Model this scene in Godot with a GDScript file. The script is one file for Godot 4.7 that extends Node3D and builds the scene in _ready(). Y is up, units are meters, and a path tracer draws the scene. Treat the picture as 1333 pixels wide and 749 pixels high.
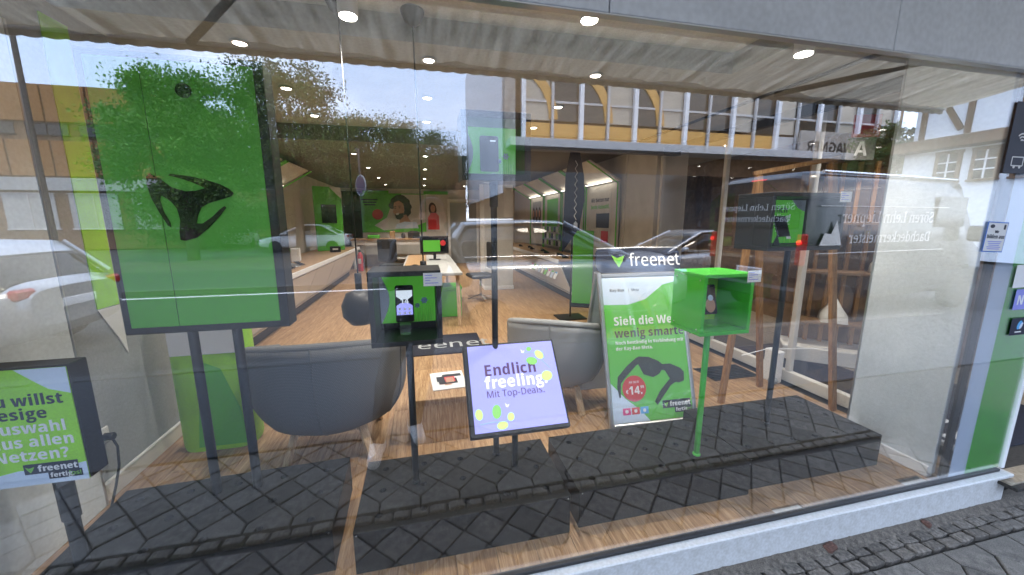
extends Node3D

const FLOOR := 0.185
const POD := 0.385
var rng := RandomNumberGenerator.new()
var M := {}
var cache := {}
var taken := {}
var bold: SystemFont
var regular: SystemFont
var serif: SystemFont
var thin: SystemFont

# ---------------------------------------------------------------- helpers
func lin(r: float, g: float, b: float) -> Color:
	return Color(r, g, b).linear_to_srgb()

func mat(r: float, g: float, b: float, rough := 0.7, metal := 0.0, spec := 0.5) -> StandardMaterial3D:
	var m := StandardMaterial3D.new()
	m.albedo_color = lin(r, g, b)
	m.roughness = rough
	m.metallic = metal
	m.metallic_specular = spec
	return m

func glow(r: float, g: float, b: float, e: float) -> StandardMaterial3D:
	var m := mat(r * 0.5, g * 0.5, b * 0.5, 0.4)
	m.emission_enabled = true
	m.emission = lin(r, g, b)
	m.emission_energy_multiplier = e
	return m

func numbered(called: String) -> String:
	if not taken.has(called):
		taken[called] = 0
		return called
	taken[called] += 1
	return "%s_%03d" % [called, taken[called]]

func thing(called: String, label: String, category: String, at := Vector3.ZERO, turn := 0.0, group := "") -> Node3D:
	var o := Node3D.new()
	o.name = numbered(called)
	add_child(o, true)
	o.position = at
	o.rotation.y = turn
	o.set_meta("label", label)
	o.set_meta("category", category)
	if group != "":
		o.set_meta("group", group)
	return o

func part(parent: Node, called: String, mesh: Mesh, m: Material, at := Vector3.ZERO, rot := Vector3.ZERO) -> MeshInstance3D:
	var o := MeshInstance3D.new()
	o.name = called
	o.mesh = mesh
	o.material_override = m
	parent.add_child(o, true)
	o.position = at
	o.rotation = rot
	return o

func struct(called: String, mesh: Mesh, m: Material, at := Vector3.ZERO, rot := Vector3.ZERO) -> MeshInstance3D:
	var o := part(self, numbered(called), mesh, m, at, rot)
	o.set_meta("kind", "structure")
	return o

func single(called: String, mesh: Mesh, m: Material, label: String, category: String, at := Vector3.ZERO, rot := Vector3.ZERO, group := "") -> MeshInstance3D:
	var o := part(self, numbered(called), mesh, m, at, rot)
	o.set_meta("label", label)
	o.set_meta("category", category)
	if group != "":
		o.set_meta("group", group)
	return o

func copy(o: Node3D, at: Vector3, turn := 0.0, label := "") -> Node3D:
	var base: String = str(o.name)
	var c: Node3D = o.duplicate()
	c.name = numbered(base)
	add_child(c, true)
	c.position = at
	c.rotation.y = turn
	if label != "":
		c.set_meta("label", label)
	return c

func tri(st: SurfaceTool, a: Vector3, b: Vector3, c: Vector3) -> void:
	st.add_vertex(a); st.add_vertex(b); st.add_vertex(c)

func quad(st: SurfaceTool, a: Vector3, b: Vector3, c: Vector3, d: Vector3) -> void:
	tri(st, a, b, c); tri(st, a, c, d)

func begin(smooth := -1) -> SurfaceTool:
	var st := SurfaceTool.new()
	st.begin(Mesh.PRIMITIVE_TRIANGLES)
	st.set_smooth_group(smooth)
	return st

func done(st: SurfaceTool) -> ArrayMesh:
	st.generate_normals()
	return st.commit()

# chamfered box centred on the origin
func bx(x: float, y: float, z: float, b := 0.004) -> ArrayMesh:
	var key := "bx%.4f_%.4f_%.4f_%.4f" % [x, y, z, b]
	if cache.has(key):
		return cache[key]
	var st := begin()
	var h := Vector3(x, y, z) / 2
	b = minf(b, minf(h.x, minf(h.y, h.z)) * 0.8)
	for ax in 3:
		for s in [-1, 1]:
			var p := []
			var u := (ax + 1) % 3
			var v := (ax + 2) % 3
			for c in [[-1, -1], [1, -1], [1, 1], [-1, 1]]:
				var q := Vector3.ZERO
				q[ax] = s * h[ax]; q[u] = c[0] * (h[u] - b); q[v] = c[1] * (h[v] - b)
				p.append(q)
			if s > 0: quad(st, p[3], p[2], p[1], p[0])
			else: quad(st, p[0], p[1], p[2], p[3])
	for ax in 3:   # edges along ax
		var u := (ax + 1) % 3
		var v := (ax + 2) % 3
		for su in [-1, 1]:
			for sv in [-1, 1]:
				var p := []
				for e in [-1, 1]:
					var q := Vector3.ZERO
					q[ax] = e * (h[ax] - b); q[u] = su * h[u]; q[v] = sv * (h[v] - b)
					var r := Vector3.ZERO
					r[ax] = e * (h[ax] - b); r[u] = su * (h[u] - b); r[v] = sv * h[v]
					p.append(q); p.append(r)
				if su * sv > 0: quad(st, p[0], p[2], p[3], p[1])
				else: quad(st, p[0], p[1], p[3], p[2])
	for sx in [-1, 1]:
		for sy in [-1, 1]:
			for sz in [-1, 1]:
				var a := Vector3(sx * h.x, sy * (h.y - b), sz * (h.z - b))
				var c := Vector3(sx * (h.x - b), sy * h.y, sz * (h.z - b))
				var d := Vector3(sx * (h.x - b), sy * (h.y - b), sz * h.z)
				if sx * sy * sz > 0: tri(st, a, d, c)
				else: tri(st, a, c, d)
	cache[key] = done(st)
	return cache[key]

# polygon in x, y made into a slab from z = 0 to z = depth
func prism(pts: Array, depth: float) -> ArrayMesh:
	var st := begin()
	var p := PackedVector2Array(pts)
	if Geometry2D.is_polygon_clockwise(p):
		p.reverse()
	var t := Geometry2D.triangulate_polygon(p)
	for i in range(0, t.size(), 3):
		var a := p[t[i]]; var b := p[t[i + 1]]; var c := p[t[i + 2]]
		if (b - a).cross(c - a) < 0:
			var k := b; b = c; c = k
		tri(st, Vector3(a.x, a.y, depth), Vector3(c.x, c.y, depth), Vector3(b.x, b.y, depth))
		tri(st, Vector3(a.x, a.y, 0), Vector3(b.x, b.y, 0), Vector3(c.x, c.y, 0))
	for i in p.size():
		var a := p[i]; var b := p[(i + 1) % p.size()]
		quad(st, Vector3(a.x, a.y, 0), Vector3(a.x, a.y, depth), Vector3(b.x, b.y, depth), Vector3(b.x, b.y, 0))
	return done(st)

func ell(cx: float, cy: float, rx: float, ry: float, tilt := 0.0, n := 20) -> Array:
	var out := []
	for i in n:
		out.append(Vector2(cx, cy) + Vector2(cos(TAU * i / n) * rx, sin(TAU * i / n) * ry).rotated(tilt))
	return out

func rrect(w: float, h: float, r: float, n := 4) -> Array:
	var out := []
	for k in 4:
		var c := Vector2([1, -1, -1, 1][k] * (w / 2 - r), [1, 1, -1, -1][k] * (h / 2 - r))
		for i in n + 1:
			out.append(c + Vector2.from_angle(PI / 2 * (k + float(i) / n)) * r)
	return out

# closed rings -> skin
func loft(rings: Array, caps := true, smooth := 0) -> ArrayMesh:
	var st := begin(smooth)
	var n: int = rings[0].size()
	for i in rings.size() - 1:
		for j in n:
			var k := (j + 1) % n
			quad(st, rings[i][j], rings[i][k], rings[i + 1][k], rings[i + 1][j])
	if caps:
		st.set_smooth_group(-1)
		for e in 2:
			var r: Array = rings[0] if e == 0 else rings[-1]
			var c := Vector3.ZERO
			for q in r: c += q / n
			for j in n:
				var k := (j + 1) % n
				if e == 0: tri(st, c, r[k], r[j])
				else: tri(st, c, r[j], r[k])
	return done(st)

# tube along points, radius may be a number or a list
func tube(pts: Array, rad, n := 10, caps := true) -> ArrayMesh:
	var rings := []
	var up := Vector3(0.13, 0.97, 0.21).normalized()
	for i in pts.size():
		var d: Vector3 = (pts[mini(i + 1, pts.size() - 1)] - pts[maxi(i - 1, 0)]).normalized()
		var u := (up - d * up.dot(d))
		u = (Vector3(1, 0.1, 0.05) - d * d.x).normalized() if u.length() < 0.2 else u.normalized()
		var v := d.cross(u)
		var r: float = rad[i] if rad is Array else rad
		var ring := []
		for j in n:
			ring.append(pts[i] + (u * cos(TAU * j / n) - v * sin(TAU * j / n)) * r)
		rings.append(ring)
		up = u
	return loft(rings, caps)

# profile of (radius, height) turned round the y axis
func lathe(prof: Array, n := 20) -> ArrayMesh:
	var rings := []
	for q in prof:
		var ring := []
		for j in n:
			ring.append(Vector3(cos(TAU * j / n) * q.x, q.y, sin(TAU * j / n) * q.x))
		rings.append(ring)
	return loft(rings, true)

func cyl(r: float, h: float, n := 16) -> ArrayMesh:
	var key := "cy%.4f_%.4f_%d" % [r, h, n]
	if not cache.has(key):
		var b := minf(r * 0.15, h * 0.2)
		cache[key] = lathe([Vector2(r - b, 0), Vector2(r, b), Vector2(r, h - b), Vector2(r - b, h)], n)
	return cache[key]

func bar(a: Vector3, b: Vector3, w: float, d: float) -> ArrayMesh:
	# squared bar between two points
	var dir := (b - a).normalized()
	var side := dir.cross(Vector3.UP if absf(dir.y) < 0.95 else Vector3.FORWARD).normalized()
	var up := side.cross(dir)
	var rings := []
	for p in [a, b]:
		rings.append([p + side * w / 2 + up * d / 2, p - side * w / 2 + up * d / 2, p - side * w / 2 - up * d / 2, p + side * w / 2 - up * d / 2])
	return loft(rings, true, -1)

func txt(parent: Node, words: String, size: float, at: Vector3, m: Material, font: Font, align := HORIZONTAL_ALIGNMENT_LEFT, rot := Vector3.ZERO) -> MeshInstance3D:
	var t := TextMesh.new()
	t.text = words
	t.font = font
	t.font_size = 48
	t.pixel_size = size / 48.0
	t.depth = 0.0012
	t.curve_step = 1.5
	t.horizontal_alignment = align
	return part(parent, "lettering", t, m, at, rot)

func flat(parent: Node, called: String, pts: Array, m: Material, z: float, thick := 0.0006) -> MeshInstance3D:
	return part(parent, called, prism(pts, thick), m, Vector3(0, 0, z))

func noise(seed_: int, freq: float, oct := 4) -> FastNoiseLite:
	var n := FastNoiseLite.new()
	n.seed = seed_
	n.frequency = freq
	n.fractal_octaves = oct
	return n

# a tiling texture out of noise: f(x, y) -> colour on a torus of s pixels
func tex(s: int, f: Callable) -> ImageTexture:
	var im := Image.create(s, s, true, Image.FORMAT_RGB8)
	for y in s:
		for x in s:
			im.set_pixel(x, y, f.call(x, y))
	im.generate_mipmaps()
	return ImageTexture.create_from_image(im)

func speckle(s: int, seed_: int, lo: Color, hi: Color, coarse: float, fine: float) -> ImageTexture:
	var a := noise(seed_, coarse); var b := noise(seed_ + 1, fine, 2)
	return tex(s, func(x, y):
		var ex: float = minf(1.0, minf(minf(x, s - 1 - x), minf(y, s - 1 - y)) / (s * 0.12))
		var v: float = 0.5 + (0.55 * a.get_noise_2d(x, y) * ex + 0.45 * b.get_noise_2d(x, y))
		return lo.lerp(hi, clampf(v, 0, 1)))

func grain(s: int, seed_: int, lo: Color, hi: Color) -> ImageTexture:
	var a := noise(seed_, 0.02, 3); var b := noise(seed_ + 1, 0.15, 2); var c := noise(seed_ + 2, 0.012, 2)
	return tex(s, func(x, y):
		var wob: float = 10.0 * c.get_noise_2d(x, y * 0.5)
		var v: float = 0.5 + 0.5 * a.get_noise_2d(x * 3.0 + wob, y * 0.18) + 0.42 * b.get_noise_2d(x * 2.2, y * 0.1)
		return lo.lerp(hi, clampf(v, 0, 1)))

func textured(m: StandardMaterial3D, t: Texture2D, scale: float, world := true) -> StandardMaterial3D:
	m.albedo_texture = t
	m.uv1_triplanar = true
	m.uv1_world_triplanar = world
	m.uv1_triplanar_sharpness = 6.0
	m.uv1_scale = Vector3.ONE * scale
	return m

func relief(m: StandardMaterial3D, t: Texture2D, cm: float) -> StandardMaterial3D:
	m.heightmap_enabled = true
	m.heightmap_texture = t
	m.heightmap_scale = cm
	return m

# ---------------------------------------------------------------- camera, sky, sun
func _ready() -> void:
	rng.seed = 7
	var cam := Camera3D.new()
	cam.name = "camera"
	add_child(cam)
	cam.position = Vector3(0, 1.65, 1.29)
	cam.rotation_degrees = Vector3(-10.1, -13.1, -0.1)
	cam.fov = 74.79
	cam.near = 0.02
	cam.far = 600
	cam.current = true
	var env := Environment.new()
	env.background_mode = Environment.BG_SKY
	var sky := Sky.new()
	var sm := ProceduralSkyMaterial.new()
	sm.sky_top_color = Color(0.62, 0.73, 0.90)
	sm.sky_horizon_color = Color(0.80, 0.86, 0.95)
	sm.sky_curve = 0.16
	sm.ground_horizon_color = Color(0.5, 0.5, 0.5)
	sm.ground_bottom_color = Color(0.3, 0.3, 0.3)
	sm.sky_energy_multiplier = 1.05
	sm.sky_cover = cloud_cover()
	sm.sky_cover_modulate = Color(1, 1, 1, 0.5)
	sky.sky_material = sm
	env.sky = sky
	env.tonemap_mode = Environment.TONE_MAPPER_LINEAR
	env.tonemap_exposure = 5.15
	env.sdfgi_enabled = true
	env.ssao_enabled = true
	env.ssil_enabled = true
	var we := WorldEnvironment.new()
	we.name = "environment"
	we.environment = env
	add_child(we)
	var sun := DirectionalLight3D.new()
	sun.name = "sun"
	sun.light_energy = 0.3
	sun.light_angular_distance = 14.0
	sun.light_color = Color(1.0, 0.96, 0.9)
	sun.rotation_degrees = Vector3(-58, 150, 0)
	sun.shadow_enabled = true
	add_child(sun)
	fonts()
	materials()
	ground()
	shop_shell()
	glazing()
	podiums()
	displays()
	poster_stand()
	furniture()
	shop_depth()
	vestibule()
	lamps()
	awning()
	street()
	photographer()

func cloud_cover() -> ImageTexture:
	var n := noise(5, 1.1, 5)
	var im := Image.create(512, 256, false, Image.FORMAT_RGBA8)
	for y in 256:
		var el := PI * (0.5 - (y + 0.5) / 256)
		for x in 512:
			var az := TAU * x / 512.0
			var d := Vector3(cos(el) * cos(az), sin(el) * 2.2, cos(el) * sin(az))
			var v := smoothstep(-0.12, 0.35, n.get_noise_3dv(d))
			im.set_pixel(x, y, Color(1, 1, 1, v) if el > 0 else Color(0, 0, 0, 0))
	return ImageTexture.create_from_image(im)

func fonts() -> void:
	bold = SystemFont.new(); bold.font_names = PackedStringArray(["Droid Sans"]); bold.font_weight = 700
	regular = SystemFont.new(); regular.font_names = PackedStringArray(["Droid Sans"])
	thin = SystemFont.new(); thin.font_names = PackedStringArray(["Droid Serif"])
	serif = SystemFont.new(); serif.font_names = PackedStringArray(["Droid Serif"]); serif.font_weight = 700

# ---------------------------------------------------------------- materials
func materials() -> void:
	var stone := speckle(256, 11, Color(0.62, 0.62, 0.62), Color(1, 1, 1), 0.03, 0.25)
	var grit := speckle(256, 21, Color(0.45, 0.45, 0.45), Color(1, 1, 1), 0.05, 0.4)
	var soft := speckle(256, 31, Color(0.9, 0.9, 0.9), Color(1, 1, 1), 0.015, 0.2)
	var blot := speckle(256, 37, Color(0.68, 0.67, 0.64), Color(1, 1, 1), 0.02, 0.1)
	var weave := tex(64, func(x, y):
		var v: float = 0.5 + 0.25 * sin(TAU * x / 8.0) * (1 if (y / 8) % 2 == 0 else -1) + 0.25 * sin(TAU * y / 8.0)
		return Color(0.7, 0.7, 0.7).lerp(Color(1, 1, 1), clampf(v, 0, 1)))
	var mesh_grid := tex(64, func(x, y): return Color(0.72, 0.72, 0.72) if (x % 8 < 2 or y % 8 < 2) else Color(1, 1, 1))
	var oak := grain(384, 41, Color(0.66, 0.58, 0.50), Color(1, 1, 1))
	var grime := speckle(256, 71, Color(0.88, 0.87, 0.85), Color(1, 1, 1), 0.03, 0.12)
	M.stone_tex = stone
	for k in 3:
		var f: float = [0.82, 1.0, 1.16][k]
		var m := textured(mat(0.20 * f, 0.185 * f, 0.165 * f, 0.9), stone, 2.3)
		m.uv1_offset = Vector3(k * 0.37, k * 0.21, k * 0.55)
		M["paver%d" % k] = m
		var c := textured(mat(0.25 * f, 0.22 * f, 0.185 * f, 0.85), grit, 3.1)
		c.uv1_offset = Vector3(k * 0.17, k * 0.31, k * 0.45)
		M["cobble%d" % k] = relief(c, stone, 0.25)
		var p := textured(mat(0.50 * (0.8 + 0.2 * f), 0.335 * (0.8 + 0.2 * f), 0.185 * (0.8 + 0.2 * f), 0.42), oak, 1.4)
		p.uv1_offset = Vector3(k * 0.43, 0, k * 0.29)
		M["plank%d" % k] = p
	M.mortar = relief(textured(mat(0.26, 0.225, 0.185, 0.95), grit, 2.0), stone, 1.0)
	M.joint = textured(mat(0.065, 0.058, 0.05, 0.95), grit, 4.0)
	M.asphalt = relief(textured(mat(0.10, 0.103, 0.11, 0.88), grit, 1.7), grit, 0.4)
	M.road = relief(textured(mat(0.06, 0.06, 0.063, 0.85), grit, 0.7), grit, 0.4)
	M.kerb = relief(textured(mat(0.13, 0.125, 0.12, 0.9), stone, 1.6), grit, 0.4)
	M.brick = relief(textured(mat(0.22, 0.11, 0.08, 0.9), grit, 3.0), grit, 0.4)
	M.sill = textured(mat(0.64, 0.65, 0.65, 0.5), grime, 1.6)
	M.fascia = textured(mat(0.64, 0.67, 0.72, 0.45), soft, 0.6)
	M.wall = textured(mat(0.70, 0.68, 0.63, 0.85), soft, 0.9)
	M.cream = textured(mat(0.66, 0.63, 0.57, 0.8), soft, 0.9)
	M.greywall = textured(mat(0.36, 0.38, 0.39, 0.85), soft, 0.9)
	M.ceiling = textured(mat(0.40, 0.41, 0.39, 0.9), soft, 0.7)
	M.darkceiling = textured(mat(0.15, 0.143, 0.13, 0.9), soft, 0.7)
	M.plaster = textured(mat(0.84, 0.82, 0.76, 0.9), soft, 0.7)
	M.board = textured(mat(0.74, 0.80, 0.83, 0.5), soft, 0.8)
	M.white = mat(0.76, 0.76, 0.76, 0.5)
	M.paper = mat(0.8, 0.8, 0.8, 0.7)
	M.skirting = mat(0.68, 0.66, 0.62, 0.5)
	M.podium = textured(mat(0.008, 0.0085, 0.0095, 0.5, 0.0, 0.3), mesh_grid, 9.0)
	M.podium_top = textured(mat(0.009, 0.0095, 0.01, 0.6, 0.0, 0.28), soft, 3.0)
	M.hole = mat(0.004, 0.004, 0.004, 0.9)
	M.anthracite = textured(mat(0.018, 0.02, 0.023, 0.5), soft, 4.0)
	M.black = mat(0.012, 0.012, 0.013, 0.45)
	M.blackglass = mat(0.008, 0.008, 0.01, 0.08)
	M.gloss = mat(0.01, 0.01, 0.011, 0.12)
	M.navy = mat(0.012, 0.017, 0.04, 0.5)
	M.green = mat(0.115, 0.52, 0.045, 0.45)
	M.vivid = mat(0.055, 0.47, 0.035, 0.38)
	M.lime = textured(mat(0.36, 0.80, 0.03, 0.5), soft, 2.0)
	M.leaf = mat(0.22, 0.55, 0.06, 0.6)
	M.pale = mat(0.62, 0.72, 0.86, 0.5)
	M.violet = mat(0.28, 0.3, 0.75, 0.5)
	M.red = mat(0.62, 0.03, 0.035, 0.4)
	M.pink = mat(0.72, 0.05, 0.25, 0.5)
	M.blue = mat(0.03, 0.16, 0.6, 0.5)
	M.skyblue = mat(0.1, 0.4, 0.75, 0.5)
	M.alu = mat(0.55, 0.56, 0.57, 0.35, 0.9)
	M.chrome = mat(0.75, 0.75, 0.76, 0.12, 1.0)
	M.felt = relief(textured(mat(0.2, 0.205, 0.21, 0.95), weave, 14.0, false), weave, 0.15)
	M.feltlight = relief(textured(mat(0.44, 0.45, 0.455, 0.95), weave, 14.0, false), weave, 0.15)
	M.oak = textured(mat(0.60, 0.40, 0.21, 0.5), oak, 2.2)
	M.birch = textured(mat(0.76, 0.60, 0.40, 0.5), oak, 3.0, false)
	M.easel = textured(mat(0.45, 0.26, 0.11, 0.55), oak, 3.0, false)
	M.slat = textured(mat(0.56, 0.30, 0.10, 0.5), oak, 3.0, false)
	M.tile = textured(mat(0.42, 0.36, 0.28, 0.35), blot, 1.2)
	M.mat_blue = textured(mat(0.02, 0.024, 0.05, 0.95), grit, 3.0)
	M.brown = textured(mat(0.2, 0.11, 0.055, 0.7), blot, 0.3)
	M.orange = textured(mat(0.27, 0.125, 0.03, 0.7), soft, 0.3)
	M.skin = mat(0.5, 0.28, 0.19, 0.6)
	M.hair = mat(0.03, 0.018, 0.012, 0.6)
	M.rubber = mat(0.02, 0.02, 0.02, 0.85)
	M.carglass = mat(0.012, 0.014, 0.016, 0.04)
	M.glass = StandardMaterial3D.new()
	M.glass.transparency = BaseMaterial3D.TRANSPARENCY_ALPHA
	M.glass.albedo_color = Color(0.9, 0.95, 0.94, 0.0006)
	M.glass.roughness = 0.0
	M.clear = M.glass.duplicate()
	M.clear.albedo_color = Color(0.9, 0.97, 0.95, 0.03)
	M.screen_violet = glow(0.36, 0.38, 0.95, 0.21)
	M.print_glow_green = glow(0.10, 0.5, 0.04, 0.09)  # emission standing in for the light that falls on printed green backdrops
	M.screen_white = glow(0.75, 0.85, 0.95, 0.16)
	M.lens = glow(1.0, 0.93, 0.8, 6.0)
	M.signgrey = mat(0.13, 0.125, 0.12, 0.6)
	M.signback = mat(0.05, 0.028, 0.075, 0.5)
	M.letter = mat(0.5, 0.5, 0.5, 0.5)
	M.tail = glow(1.0, 0.03, 0.03, 0.6)
	M.taildim = mat(0.4, 0.01, 0.01, 0.2)

# ---------------------------------------------------------------- ground
func slab(pts: Array, h: float, b: float) -> ArrayMesh:
	var c := Vector2.ZERO
	for p in pts: c += p / pts.size()
	var rings := []
	for k in 3:
		var ring := []
		for p in pts:
			var q: Vector2 = p if k < 2 else p + (c - p).normalized() * b * 1.3
			ring.append(Vector3(q.x, [-h, -b * 0.7, 0.0][k], q.y))
		rings.append(ring)
	return loft(rings, true, -1)

func ground() -> void:
	struct("ground", bx(700, 0.2, 700, 0.0), M.road, Vector3(0, -0.24, 0))
	struct("road", bx(240, 0.04, 5.8, 0.0), M.road, Vector3(0, -0.136, 6.4))
	var pave := struct("pavement", bx(120, 0.12, 3.42, 0.0), M.joint, Vector3(0, -0.085, 1.63))
	struct("asphalt_path", bx(120, 0.02, 1.76, 0.002), M.asphalt, Vector3(0, -0.012, 2.43))
	var kerb := struct("kerb", bx(0.02, 0.02, 0.02, 0.0), M.kerb, Vector3(-9, -0.12, 3.42))
	for k in 18:
		part(kerb, "kerbstone", bx(0.99, 0.16, 0.17, 0.012), M.kerb, Vector3(0.5 + k, 0.045 + rng.randf_range(-0.004, 0.004), rng.randf_range(-0.006, 0.006)))
	struct("mortar_strip", mortar(), M.mortar)
	for b in [[1.95, 0.046, 0.07], [2.62, 0.047, 0.034]]:
		single("brick_fragment", bx(b[2], 0.035, 0.04, 0.008), M.brick, "broken red brick fragment at the white sill, %s" % ["flat longer one left of the small lump", "small lump nearer the doorway"][[1.95, 2.62].find(b[0])], "brick", Vector3(b[0], 0.006, b[1]), Vector3(0.1, 0.2, 0.05), "brick fragments at the sill")
	# cobbles
	var cob := []
	for k in 3:
		cob.append(slab([Vector2(-0.046, -0.026), Vector2(0.04, -0.029 + k * 0.004), Vector2(0.047, 0.024), Vector2(-0.02, 0.03), Vector2(-0.047, 0.022)], 0.05, 0.009))
	for row in [[0.085, 0.7, 3.7], [0.143, 0.6, 3.7], [0.70, -2.3, 3.4]]:
		var x: float = row[1]
		while x < row[2]:
			part(pave, "cobble", cob[rng.randi() % 3], M["cobble%d" % (rng.randi() % 3)], Vector3(x, 0.085 + rng.randf_range(-0.006, 0.004), row[0] - 1.63 + rng.randf_range(-0.004, 0.004)), Vector3(rng.randf_range(-0.04, 0.04), rng.randf_range(-0.1, 0.1), rng.randf_range(-0.04, 0.04)))
			x += rng.randf_range(0.098, 0.112)
	# bishop's hat row and diagonal slabs
	var s := 0.165
	var d := s * sqrt(2.0)
	var g := 0.0055
	var hat := slab([Vector2(-d / 2 + g, g), Vector2(d / 2 - g, g), Vector2(d / 2 - g, 0.075), Vector2(0, 0.075 + d / 2 - g), Vector2(-d / 2 + g, 0.075)], 0.05, 0.006)
	var dia := slab([Vector2(0, -d / 2 + g), Vector2(d / 2 - g, 0), Vector2(0, d / 2 - g), Vector2(-d / 2 + g, 0)], 0.05, 0.006)
	var low := slab([Vector2(0, -d / 2 + g), Vector2(d / 2 - g, 0), Vector2(-d / 2 + g, 0)], 0.05, 0.006)
	for zone in [[0.185, 0.665, 2], [0.738, 1.54, 5]]:
		for i in 25:
			var x := -2.3 + i * d
			put_paver(pave, hat, x, zone[0])
			for r in zone[2] + 1:
				var z: float = zone[0] + 0.075 + d / 2 * (r + 1)
				if z + d / 2 > zone[1]:
					if z < zone[1]: put_paver(pave, low, x + (d / 2 if r % 2 == 0 else 0.0), z)
				else:
					put_paver(pave, dia, x + (d / 2 if r % 2 == 0 else 0.0), z)

func put_paver(pave: Node, m: Mesh, x: float, z: float) -> void:
	part(pave, "paver", m, M["paver%d" % (rng.randi() % 3)], Vector3(x, 0.085 + rng.randf_range(-0.003, 0.003), z - 1.63), Vector3(rng.randf_range(-0.012, 0.012), rng.randf_range(-0.015, 0.015), rng.randf_range(-0.012, 0.012)))

func mortar() -> ArrayMesh:
	# rough strip of mortar along the foot of the sill
	var st := begin(0)
	var n := noise(77, 3.0, 4)
	var grid := []
	for i in 180:
		var x := -0.4 + i * 0.025
		var row := []
		var w := 0.072 + 0.02 * n.get_noise_2d(x * 3.0, 0)
		for j in 6:
			var t := j / 5.0
			row.append(Vector3(x, 0.024 * (1 - t * t) - 0.008 * t + 0.012 * n.get_noise_2d(x * 6.0, j * 3.0), -0.02 + (w + 0.02) * t))
		grid.append(row)
	for i in 179:
		for j in 5:
			quad(st, grid[i][j], grid[i + 1][j], grid[i + 1][j + 1], grid[i][j + 1])
	return done(st)

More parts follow.
